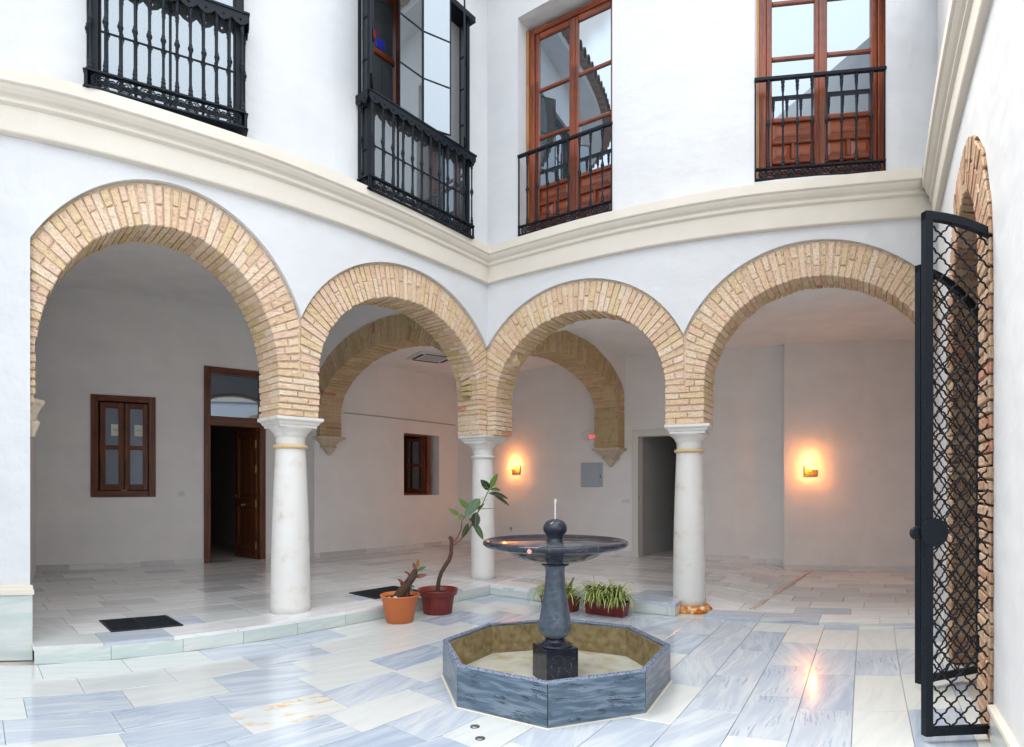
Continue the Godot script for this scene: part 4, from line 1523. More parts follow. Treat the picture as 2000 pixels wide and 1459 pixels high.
# tall two-leaf wooden French window. p0, p1: its lower corners; bars: heights of the glazing bars; pt: top of the wooden panels
func french_window(label: String, p0: Vector3, p1: Vector3, h: float, bars: Array, pt: float, gold: float) -> void:
	var t := mount(p0, p1)
	var w := p0.distance_to(p1)
	var o := thing("french_window", label, "window", p0, turn_of(t), "tall wooden French windows")
	var st := begin()
	var f := 0.075
	bevelled(st, Vector3(0, 0, -0.06), Vector3(f, h, 0.03), 0.006, 0.006)
	bevelled(st, Vector3(w - f, 0, -0.06), Vector3(w, h, 0.03), 0.006, 0.006)
	bevelled(st, Vector3(f, h - f, -0.06), Vector3(w - f, h, 0.028), 0.006, 0.006)
	put(o, "frame", st.commit(), M.wood_red)
	put(o, "frame_edge", box_mesh(Vector3(-gold, 0, -0.05), Vector3(-0.002, h, 0.045)), M.wood_gold)
	put(o, "frame_edge", box_mesh(Vector3(w + 0.002, 0, -0.05), Vector3(w + gold, h, 0.045)), M.wood_gold)
	var mid := w / 2
	for side in 2:
		var x0 := f + 0.004 if side == 0 else mid + 0.002
		var x1 := mid - 0.002 if side == 0 else w - f - 0.004
		st = begin()
		var z := 0.016
		var sw := 0.062
		bevelled(st, Vector3(x0, 0.01, -0.03), Vector3(x0 + sw, h - f - 0.004, z), 0.008, 0.008)
		bevelled(st, Vector3(x1 - sw, 0.01, -0.03), Vector3(x1, h - f - 0.004, z), 0.008, 0.008)
		var rails: Array = [[0.01, 0.075], [pt - 0.05, pt], [h - f - 0.084, h - f - 0.004]]
		for y in bars:
			rails.append([y - 0.022, y + 0.022])
		for r in rails:
			bevelled(st, Vector3(x0 + sw, r[0], -0.028), Vector3(x1 - sw, r[1], z - 0.002), 0.008, 0.008)
		# lower joinery: a long panel over pairs of square ones
		var px0 := x0 + sw
		var px1 := x1 - sw
		var ph := pt - 0.05 - 0.075
		var y1 := 0.075 + ph * 0.64
		var y2 := 0.075 + ph * 0.28
		var xm := (px0 + px1) / 2
		bevelled(st, Vector3(px0, y1 - 0.02, -0.02), Vector3(px1, y1 + 0.02, z - 0.004), 0.008, 0.008)
		bevelled(st, Vector3(px0, y2 - 0.02, -0.02), Vector3(px1, y2 + 0.02, z - 0.004), 0.008, 0.008)
		bevelled(st, Vector3(xm - 0.02, y2 + 0.02, -0.02), Vector3(xm + 0.02, y1 - 0.02, z - 0.004), 0.008, 0.008)
		var sash := put(o, "sash", st.commit(), M.wood_red)
		for q in [[px0, px1, y1 + 0.02, pt - 0.05], [px0, xm - 0.02, y2 + 0.02, y1 - 0.02], [xm + 0.02, px1, y2 + 0.02, y1 - 0.02], [px0, px1, 0.075, y2 - 0.02]]:
			st = begin()
			bevelled(st, Vector3(q[0], q[2], -0.026), Vector3(q[1], q[3], 0.004), 0.045, 0.022)
			put(sash, "raised_panel", st.commit(), M.wood_red)
		var ys: Array = [pt]
		for y in bars:
			ys.append_array([y - 0.022, y + 0.022])
		ys.append(h - f - 0.084)
		for k in range(0, ys.size(), 2):
			put(sash, "pane", box_mesh(Vector3(x0 + sw, ys[k], -0.012), Vector3(x1 - sw, ys[k + 1], -0.007)), M.pane)
	put(o, "espagnolette", box_mesh(Vector3(mid - 0.022, 0.02, 0.016), Vector3(mid + 0.022, h - f - 0.02, 0.030)), M.wood_red)

func upper_windows() -> void:
	rng.seed = 14
	var g := "tall wooden French windows"
	french_window("tall wooden French window right of the corner, partly turned away, mirroring roof edges", P(-0.40, 4.64, 0.385), P(-0.40, 4.64, 1.72), 2.72, [1.28, 1.90], 0.66, 0.03)
	french_window("tall wooden French window farthest right, its panes pale with sky", P(-0.32, 4.66, 3.41), P(-0.32, 4.66, 4.78), 2.74, [1.36, 1.96], 0.72, 0.05)
	railing("black iron balcony railing across the French window right of the corner", P(-0.16, 4.605, 0.355), P(-0.16, 4.605, 1.70), 1.035, [0.103, 0.216, 0.33, 0.445, 0.556, 0.674, 0.787, 0.905], "iron railings across the French windows")
	railing("black iron balcony railing across the French window farthest right", P(-0.16, 4.64, 3.405), P(-0.16, 4.68, 4.785), 1.08, [0.107, 0.22, 0.332, 0.446, 0.558, 0.671, 0.783, 0.896], "iron railings across the French windows")

# an iron glazed balcony: pierced apron, balusters, valance rail and a glazed iron cage above and behind
func mirador(label: String, a_left: float, a_right: float, base_l: float, base_r: float, h: float, open_leaf: bool, group: String) -> void:
	var zb := -0.165
	var p0 := P(a_left, base_l, zb)
	var p1 := P(a_right, base_r, zb)
	var w := Vector2(p1.x - p0.x, p1.z - p0.z).length()
	var t := mount(p0, p1)
	var o := thing("iron_balcony", label, "balcony", p0, turn_of(t), group)
	var d := 0.20
	var I := Transform3D()
	apron(o, I, 0.0, w, 0.0, 0.15, d)
	var sideL := Transform3D(Basis(Vector3.UP, -PI / 2), Vector3(0.0, 0, 0))
	var sideR := Transform3D(Basis(Vector3.UP, PI / 2), Vector3(w, 0, d))
	apron(o, sideL, 0.01, d, 0.0, 0.15, 0.0)
	apron(o, sideR, 0.0, d - 0.01, 0.0, 0.15, 0.0)
	var top := 0.97
	var b := baluster_mesh(top - 0.15)
	for k in 12:
		put(o, "baluster", b, M.iron, Vector3(0.03 + (w - 0.06) * k / 11.0, 0.15, d))
	put(o, "baluster", b, M.iron, Vector3(0.0, 0.15, 0.05))
	put(o, "baluster", b, M.iron, Vector3(w, 0.15, 0.06))
	put(o, "top_rail", box_mesh(Vector3(-0.03, top + 0.04, d - 0.02), Vector3(w + 0.03, top + 0.058, d + 0.035)), M.iron)
	put(o, "top_rail", box_mesh(Vector3(-0.03, top + 0.04, 0.0), Vector3(0.012, top + 0.058, d - 0.02)), M.iron)
	put(o, "top_rail", box_mesh(Vector3(w - 0.012, top + 0.04, 0.0), Vector3(w + 0.03, top + 0.058, d - 0.02)), M.iron)
	var n := int(round(w / 0.125))
	var v := valance_mesh((w + 0.04) / n, 0.115)
	for k in n:
		put(o, "valance", v, M.iron, Vector3(-0.02 + (w + 0.04) * (k + 0.5) / n, top - 0.07, d + 0.022))
	for k in 2:
		var vs := valance_mesh(0.1, 0.115)
		put(o, "valance", vs, M.iron, Vector3(-0.025, top - 0.07, 0.05 + 0.1 * k), Basis(Vector3.UP, -PI / 2))
		put(o, "valance", vs, M.iron, Vector3(w + 0.025, top - 0.07, 0.05 + 0.1 * k), Basis(Vector3.UP, PI / 2))
	# the glazed cage behind and above
	var z := 0.145
	var x0 := 0.055
	var x1 := w - 0.055
	for x in [x0, x1]:
		put(o, "corner_post", box_mesh(Vector3(x - 0.025, 0.012, z - 0.025), Vector3(x + 0.025, h, z + 0.022)), M.iron)
	put(o, "wall_post", box_mesh(Vector3(0.0, 0.0, 0.002), Vector3(0.025, h, 0.03)), M.iron)
	put(o, "wall_post", box_mesh(Vector3(w - 0.025, 0.0, 0.002), Vector3(w, h, 0.03)), M.iron)
	put(o, "floor_plate", box_mesh(Vector3(0.0, -0.004, 0.0), Vector3(w, 0.012, d)), M.iron)
	put(o, "roof_beam", box_mesh(Vector3(-0.02, h, 0.0), Vector3(w + 0.02, h + 0.07, d + 0.02)), M.iron)
	var cols := 4
	var cw := (x1 - x0 - 0.064) / cols
	for k in cols:
		var l0 := x0 + 0.032 + cw * k
		# fixed lower light, behind the balusters
		cage_leaf(o, Transform3D(Basis(), Vector3(l0, 0.02, z - 0.02)), cw, top - 0.0, [0.52])
		# casement above the rail
		var turn := 0.0
		var hinge := l0
		if open_leaf and k == 0:
			turn = -2.3
		if open_leaf and k == 2:
			turn = -0.35
		if open_leaf and k == 3:
			turn = -2.42
			hinge = l0 + cw
		cage_leaf(o, Transform3D(Basis(Vector3.UP, turn), Vector3(hinge, top + 0.065, z)), cw - 0.004, h - top - 0.075, [0.34, 0.67])
	put(o, "middle_rail", box_mesh(Vector3(x0, top + 0.02, z - 0.03), Vector3(x1, top + 0.06, z - 0.002)), M.iron)
	for x in [x0, x1]:
		cage_leaf(o, Transform3D(Basis(Vector3.UP, PI / 2), Vector3(x, 0.02, z - 0.02)), 0.105, h - 0.03, [0.17, 0.34, 0.53, 0.70, 0.85])
	# the wooden balcony door in the wall behind
	var q0 := P(a_left - 0.12, base_l + 0.02, -0.36)
	var q1 := P(a_right + 0.12, base_l + 0.02, -0.36)
	var tq := mount(q0, q1)
	var wq := q0.distance_to(q1)
	var dr := thing("balcony_door", "wooden balcony door with curtains behind the " + ("near-corner" if open_leaf else "far left") + " iron glazed balcony", "door", q0, turn_of(tq), "wooden doors behind the iron balconies")
	var st := begin()
	for x in [0.0, wq * 0.5 - 0.06, wq - 0.09]:
		bevelled(st, Vector3(x, 0, -0.05), Vector3(x + (0.12 if x > 0.01 and x < wq * 0.6 else 0.09), h - 0.02, 0.03), 0.008, 0.008)
	bevelled(st, Vector3(0.09, h - 0.1, -0.05), Vector3(wq - 0.09, h - 0.02, 0.028), 0.006, 0.006)
	put(dr, "frame", st.commit(), M.wood_gold)
	for s in 2:
		var xa := 0.095 if s == 0 else wq * 0.5 + 0.065
		var xb := wq * 0.5 - 0.065 if s == 0 else wq - 0.095
		st = begin()
		bevelled(st, Vector3(xa, 0.0, -0.04), Vector3(xa + 0.06, h - 0.1, 0.01), 0.006, 0.006)
		bevelled(st, Vector3(xb - 0.06, 0.0, -0.04), Vector3(xb, h - 0.1, 0.01), 0.006, 0.006)
		for y in [0.0, 0.52, 1.15, 1.80, h - 0.17]:
			bevelled(st, Vector3(xa + 0.06, y, -0.04), Vector3(xb - 0.06, y + 0.06, 0.008), 0.006, 0.006)
		bevelled(st, Vector3(xa + 0.06, 0.06, -0.035), Vector3(xb - 0.06, 0.52, -0.005), 0.04, 0.02)
		var leaf := put(dr, "leaf", st.commit(), M.wood_red)
		var ys: Array = [0.58, 1.15, 1.21, 1.80, 1.86, h - 0.17]
		for k in [0, 2, 4]:
			put(leaf, "pane", box_mesh(Vector3(xa + 0.06, ys[k], -0.02), Vector3(xb - 0.06, ys[k + 1], -0.015)), M.clear)
		# a curtain inside each leaf
		if (s == 1) or not open_leaf:
			st = begin()
			var folds := 14
			for k in folds:
				var c0 := xa + 0.05 + (xb - xa - 0.1) * k / folds
				var c1 := xa + 0.05 + (xb - xa - 0.1) * (k + 1) / folds
				var za := -0.10 - 0.02 * (k % 2)
				var zc := -0.10 - 0.02 * ((k + 1) % 2)
				face(st, Vector3(c0, 0.5, za), Vector3(c1, 0.5, zc), Vector3(c1, h - 0.15, zc), Vector3(c0, h - 0.15, za), Vector3.BACK)
			put(leaf, "curtain", st.commit(), M.curtain)
	if open_leaf:
		put(dr, "red_glass", box_mesh(Vector3(0.19, 1.98, -0.013), Vector3(0.29, 2.06, -0.008)), M.red_glass)
		put(dr, "blue_glass", box_mesh(Vector3(0.30, 1.90, -0.013), Vector3(0.42, 2.0, -0.008)), M.blue_glass)

func cage_leaf(o: Node3D, t: Transform3D, w: float, h: float, bars: Array) -> void:
	var st := begin()
	var b := 0.011
	box(st, Vector3(0, 0, -0.01), Vector3(b, h, 0.01))
	box(st, Vector3(w - b, 0, -0.01), Vector3(w, h, 0.01))
	box(st, Vector3(b, 0, -0.01), Vector3(w - b, b, 0.01))
	box(st, Vector3(b, h - b, -0.01), Vector3(w - b, h, 0.01))
	for y in bars:
		box(st, Vector3(b, y * h - 0.006, -0.009), Vector3(w - b, y * h + 0.006, 0.009))
	var f := put(o, "glazed_leaf", st.commit(), M.iron, t.origin, t.basis)
	var ys: Array = [b]
	for y in bars:
		ys.append_array([y * h - 0.006, y * h + 0.006])
	ys.append(h - b)
	for k in range(0, ys.size(), 2):
		put(f, "pane", box_mesh(Vector3(b, ys[k], -0.002), Vector3(w - b, ys[k + 1], 0.002)), M.clear)

func balconies() -> void:
	rng.seed = 15
	mirador("black iron glazed balcony at the far left, cut by the top of the picture", 4.98, 3.50, 4.59, 4.59, 2.75, false, "black iron glazed balconies")
	mirador("black iron glazed balcony beside the corner, with casements swung open", 2.11, 0.38, 4.49, 4.49, 2.68, true, "black iron glazed balconies")

# ---------------------------------------------------------------- iron gate
func gate_leaf(label: String, hinge: Vector3, free: Vector3, y0: float, y1: float, drop: float) -> void:
	var t := mount(free, hinge)          # x runs from the meeting stile to the hinge
	var w := Vector2(hinge.x - free.x, hinge.z - free.z).length()
	var o := thing("iron_gate_leaf", label, "gate", Vector3(free.x, 0, free.z), turn_of(t), "leaves of the iron lattice gate")
	var arc := func(x: float) -> float:
		return y1 - drop * pow(x / w, 2.0)
	put(o, "meeting_stile", box_mesh(Vector3(0, y0, -0.018), Vector3(0.042, arc.call(0.0), 0.018)), M.iron)
	put(o, "hinge_stile", box_mesh(Vector3(w - 0.03, y0, -0.015), Vector3(w, arc.call(w), 0.015)), M.iron)
	put(o, "bottom_rail", box_mesh(Vector3(0.042, y0, -0.015), Vector3(w - 0.03, y0 + 0.045, 0.015)), M.iron)
	var st := begin()
	var n := 12
	for i in n:
		var x0: float = w * i / n
		var x1: float = w * (i + 1) / n
		var a: float = arc.call(x0)
		var b: float = arc.call(x1)
		hexa(st, [Vector3(x0, a - 0.045, 0.016), Vector3(x1, b - 0.045, 0.016), Vector3(x1, b, 0.016), Vector3(x0, a, 0.016), Vector3(x0, a - 0.045, -0.016), Vector3(x1, b - 0.045, -0.016), Vector3(x1, b, -0.016), Vector3(x0, a, -0.016)])
	put(o, "top_rail", st.commit(), M.iron)
	# wavy diagonal bars, both ways
	var pitch := 0.120
	for way in 2:
		var sx := 1.0 if way == 0 else -1.0
		var c := -3.2
		while c < 3.6:
			var pts: Array = []
			var dl := 0.0068
			var s := 0.0
			# the bar y = c + sx * x (45 degrees), bulging alternately at its crossings
			while s <= w * sqrt(2.0) + 0.001:
				var x := s / sqrt(2.0)
				var y := c + (x if way == 0 else w - x)
				var wave := 0.0036 * sin(TAU * 4.0 * ((x if way == 0 else w - x) - w * 0.5) / pitch)
				var px := x - sx * wave * 0.7071
				var py := y + wave * 0.7071
				if py > y0 + 0.02 and py < arc.call(clampf(px, 0.0, w)) - 0.02 and px > 0.0 and px < w:
					pts.append(Vector3(px, py, 0.005 * sx))
				elif pts.size() > 0:
					break
				s += dl
			if pts.size() > 2:
				st = begin()
				tube(st, pts, [0.005], 5)
				put(o, "lattice_bar", st.commit(), M.iron)
			c += pitch

func gate() -> void:
	gate_leaf("nearer leaf of the black iron lattice gate, with the round lock plate and knob", Vector3(2.93, 0, -3.37), Vector3(2.248, 0, -3.30), 0.038, 2.90, 0.24)
	gate_leaf("farther leaf of the black iron lattice gate, seen through the nearer one", Vector3(3.43, 0, -4.42), Vector3(2.785, 0, -4.15), 0.045, 2.92, 0.25)
	var t := mount(Vector3(2.248, 0, -3.30), Vector3(2.93, 0, -3.37))
	var near: Node3D = get_node("iron_gate_leaf")
	put(near, "lock_plate", lathe([Vector2(0.0, -0.004), Vector2(0.078, -0.004), Vector2(0.078, 0.004), Vector2(0.0, 0.004)], 28, false), M.iron, Vector3(0.045, 1.15, 0.024), Basis(Vector3.RIGHT, PI / 2))
	put(near, "knob", lathe([Vector2(0.0, -0.012), Vector2(0.034, -0.010), Vector2(0.038, 0.0), Vector2(0.034, 0.010), Vector2(0.0, 0.012)], 20, false), M.iron, Vector3(-0.042, 1.145, 0.0), Basis(Vector3.RIGHT, PI / 2))
	put(near, "knob_stem", box_mesh(Vector3(-0.03, 1.135, -0.006), Vector3(0.01, 1.155, 0.006)), M.iron)

# ---------------------------------------------------------------- gallery openings
func gallery_openings() -> void:
	rng.seed = 31
	# two-leaf window
	var p0 := P(4.055, 1.235, -4.19)
	var p1 := P(2.975, 1.235, -4.19)
	var t := mount(p0, p1)
	var w := p0.distance_to(p1)
	var o := thing("casement_window", "closed brown wooden two leaf window with two paper stickers, in the far left gallery", "window", p0, turn_of(t))
	var h := 1.57
	var f := 0.095
	for q in [[0.0, 0.0, f, h], [w - f, 0.0, w, h], [f, h - f, w - f, h], [f, 0.0, w - f, f]]:
		var st := begin()
		bevelled(st, Vector3(q[0], q[1], -0.10), Vector3(q[2], q[3], 0.022), 0.006, 0.006)
		put(o, "frame_board", st.commit(), M.wood)
	for s in 2:
		var x0 := f + 0.012 if s == 0 else w / 2 + 0.003
		var x1 := w / 2 - 0.003 if s == 0 else w - f - 0.012
		var st := begin()
		var z := -0.035
		var sw := 0.075
		for q in [[x0, f + 0.004, x0 + sw, h - f - 0.012], [x1 - sw, f + 0.004, x1, h - f - 0.012], [x0 + sw, f + 0.004, x1 - sw, f + 0.10], [x0 + sw, h - f - 0.10, x1 - sw, h - f - 0.012], [x0 + sw, 0.735, x1 - sw, 0.80]]:
			bevelled(st, Vector3(q[0], q[1], z - 0.05), Vector3(q[2], q[3], z), 0.008, 0.008)
		var leaf := put(o, "leaf", st.commit(), M.wood)
		put(leaf, "pane", box_mesh(Vector3(x0 + sw, f + 0.10, z - 0.03), Vector3(x1 - sw, 0.735, z - 0.025)), M.dim_pane)
		put(leaf, "pane", box_mesh(Vector3(x0 + sw, 0.80, z - 0.03), Vector3(x1 - sw, h - f - 0.10, z - 0.025)), M.dim_pane)
		var sx := x0 + sw + 0.07 if s == 0 else x0 + sw + 0.055
		put(leaf, "sticker", box_mesh(Vector3(sx, 0.95, z - 0.0245), Vector3(sx + 0.125, 1.13, z - 0.0235)), M.paper)
		put(leaf, "sticker_line", box_mesh(Vector3(sx + 0.02, 1.035, z - 0.0233), Vector3(sx + 0.105, 1.048, z - 0.023)), M.blue_print)
	put(o, "bolt", box_mesh(Vector3(w / 2 - 0.03, f + 0.0, -0.034), Vector3(w / 2 + 0.03, f + 0.014, -0.022)), M.steel)
	# door with a transom light, one leaf standing open inwards
	p0 = P(2.105, 0.14, -4.19)
	p1 = P(0.90, 0.14, -4.19)
	t = mount(p0, p1)
	w = p0.distance_to(p1)
	o = thing("gallery_door", "tall brown wooden door with a transom light, its leaf standing open inwards", "door", p0, turn_of(t))
	h = 3.24
	f = 0.10
	var st := begin()
	bevelled(st, Vector3(0, 0, -0.14), Vector3(f, h, 0.025), 0.006, 0.006)
	bevelled(st, Vector3(w - f, 0, -0.14), Vector3(w, h, 0.025), 0.006, 0.006)
	put(o, "jamb", st.commit(), M.wood)
	st = begin()
	bevelled(st, Vector3(f, h - f - 0.01, -0.14), Vector3(w - f, h, 0.023), 0.006, 0.006)
	put(o, "head", st.commit(), M.wood)
	st = begin()
	bevelled(st, Vector3(f, 2.27, -0.14), Vector3(w - f, 2.425, 0.020), 0.006, 0.006)
	put(o, "transom_bar", st.commit(), M.wood)
	put(o, "transom_pane", box_mesh(Vector3(f, 2.425, -0.05), Vector3(w - f, h - f - 0.01, -0.045)), M.dim_pane)
	var hb := Transform3D(Basis(Vector3.UP, -1.32), Vector3(w - f - 0.012, 0.012, -0.10))
	st = begin()
	var lw := w - 2 * f - 0.02
	var dh := 2.25
	for q in [[-lw, 0.0, -lw + 0.12, dh], [-0.12, 0.0, 0.0, dh], [-lw + 0.12, 0.0, -0.12, 0.2], [-lw + 0.12, dh - 0.13, -0.12, dh], [-lw + 0.12, 0.88, -0.12, 1.05]]:
		bevelled(st, Vector3(q[0], q[1], -0.022), Vector3(q[2], q[3], 0.022), 0.008, 0.008, hb)
	var dl := put(o, "leaf", st.commit(), M.wood)
	for q in [[0.2, 0.88], [1.05, dh - 0.13]]:
		st = begin()
		bevelled(st, Vector3(-lw + 0.12, q[0], -0.015), Vector3(-0.12, q[1], 0.012), 0.06, 0.02, hb)
		put(dl, "raised_panel", st.commit(), M.wood)
	put(dl, "handle", lathe([Vector2(0, 0), Vector2(0.025, 0.004), Vector2(0.010, 0.012), Vector2(0.010, 0.035), Vector2(0.028, 0.05), Vector2(0.024, 0.068), Vector2(0, 0.075)], 16), M.brass, hb * Vector3(-lw + 0.35, 0.92, 0.02), hb.basis * Basis(Vector3.RIGHT, PI / 2))
	put(dl, "latch", lathe([Vector2(0, 0), Vector2(0.02, 0.003), Vector2(0.02, 0.02), Vector2(0, 0.024)], 12), M.brass, hb * Vector3(-lw + 0.04, 1.08, 0.02), hb.basis * Basis(Vector3.RIGHT, PI / 2))
	for y in [0.22, 0.95, 1.55, 1.98]:
		st = begin()
		box(st, Vector3(-0.03, y - 0.065, 0.020), Vector3(0.004, y + 0.065, 0.026), hb)
		tube(st, [hb * Vector3(0.008, y - 0.075, 0.026), hb * Vector3(0.008, y - 0.03, 0.026), hb * Vector3(0.008, y + 0.03, 0.026), hb * Vector3(0.008, y + 0.075, 0.026)], [0.006, 0.010, 0.010, 0.006], 8)
		put(dl, "hinge", st.commit(), M.brass)
	# small dark window, its wooden leaf swung in
	p0 = P(-2.115, 1.22, -4.0)
	p1 = P(-3.06, 1.22, -4.0)
	t = mount(p0, p1)
	w = p0.distance_to(p1)
	o = thing("small_window", "small dark open window with a brown frame, behind the second arch", "window", p0, turn_of(t))
	h = 1.255
	st = begin()
	bevelled(st, Vector3(w - 0.09, 0, -0.06), Vector3(w, h, 0.03), 0.006, 0.006)
	bevelled(st, Vector3(-0.03, 0, -0.06), Vector3(0.03, h, 0.03), 0.006, 0.006)
	bevelled(st, Vector3(0.03, h - 0.035, -0.06), Vector3(w - 0.09, h, 0.028), 0.006, 0.006)
	bevelled(st, Vector3(0.03, 0, -0.06), Vector3(w - 0.09, 0.04, 0.028), 0.006, 0.006)
	put(o, "frame", st.commit(), M.wood_red)
	var sb := Transform3D(Basis(Vector3.UP, -1.1), Vector3(w - 0.10, 0.05, -0.05))
	st = begin()
	for q in [[-0.42, 0.0, -0.34, h - 0.1], [-0.08, 0.0, 0.0, h - 0.1], [-0.34, 0.0, -0.08, 0.08], [-0.34, h - 0.18, -0.08, h - 0.1], [-0.34, 0.55, -0.08, 0.61]]:
		bevelled(st, Vector3(q[0], q[1], -0.02), Vector3(q[2], q[3], 0.02), 0.006, 0.006, sb)
	var sl := put(o, "leaf", st.commit(), M.wood)
	for q in [[0.08, 0.55], [0.61, h - 0.18]]:
		st = begin()
		box(st, Vector3(-0.34, q[0], -0.003), Vector3(-0.08, q[1], 0.003), sb)
		put(sl, "pane", st.commit(), M.dim_pane)
	# white framed doorway
	p0 = P(-3.79, 0.13, 0.38)
	p1 = P(-3.79, 0.13, 1.44)
	t = mount(p0, p1)
	w = p0.distance_to(p1)
	o = thing("doorway_frame", "plain white door frame round the dark passage, left of the right column", "door frame", p0, turn_of(t))
	for q in [[0.0, 0.0, 0.115, 2.28], [w - 0.115, 0.0, w, 2.28], [0.115, 2.165, w - 0.115, 2.28]]:
		st = begin()
		bevelled(st, Vector3(q[0], q[1], -0.17), Vector3(q[2], q[3], 0.022), 0.008, 0.006)
		put(o, "frame_board", st.commit(), M.frame_white)
	put(o, "latch_plate", box_mesh(Vector3(0.115, 1.02, -0.06), Vector3(0.119, 1.09, -0.03)), M.brass)

# ---------------------------------------------------------------- small fittings on the gallery walls
func plate(called: String, label: String, category: String, at: Vector3, t: Transform3D, w: float, h: float, d: float, m: Material, group := "") -> Node3D:
	var o := thing(called, label, category, at, turn_of(t), group)
	var st := begin()
	bevelled(st, Vector3(-w / 2, -h / 2, -0.01), Vector3(w / 2, h / 2, d), 0.004, 0.004)
	put(o, "plate", st.commit(), m)
	return o

func sconce(label: String, b: float, h: float, aw: float) -> void:
	var at := P(aw + 0.006, h, b)
	var t := mount(P(aw, 0, b - 0.1), P(aw, 0, b + 0.1))
	var o := thing("wall_lamp", label, "lamp", at, turn_of(t), "lit wall lamps in the right gallery")
	var st := begin()
	bevelled(st, Vector3(-0.10, -0.085, -0.01), Vector3(0.10, 0.085, 0.022), 0.005, 0.005)
	put(o, "wall_plate", st.commit(), M.brass)
	st = begin()
	tube(st, [Vector3(-0.02, -0.01, 0.02), Vector3(-0.02, -0.02, 0.08), Vector3(-0.02, 0.0, 0.155), Vector3(-0.02, 0.05, 0.16)], [0.008], 8)
	put(o, "arm", st.commit(), M.brass)
	put(o, "lamp_shade", lathe([Vector2(0.085, 0.02), Vector2(0.055, 0.155)], 28), M.shade, Vector3(-0.02, 0.0, 0.16))
	put(o, "bulb", lathe([Vector2(0.0, 0.055), Vector2(0.018, 0.06), Vector2(0.026, 0.08), Vector2(0.022, 0.105), Vector2(0.0, 0.118)], 16), M.bulb, Vector3(-0.02, 0.0, 0.16))
	var l := OmniLight3D.new()
	l.name = "lamp_light"
	l.position = Vector3(-0.02, 0.088, 0.16)
	l.light_color = Color(1.0, 0.60, 0.31)
	l.light_energy = LAMP
	l.light_size = 0.02
	l.omni_range = 12.0
	l.omni_attenuation = 2.0
	l.shadow_enabled = true
	o.add_child(l, true)

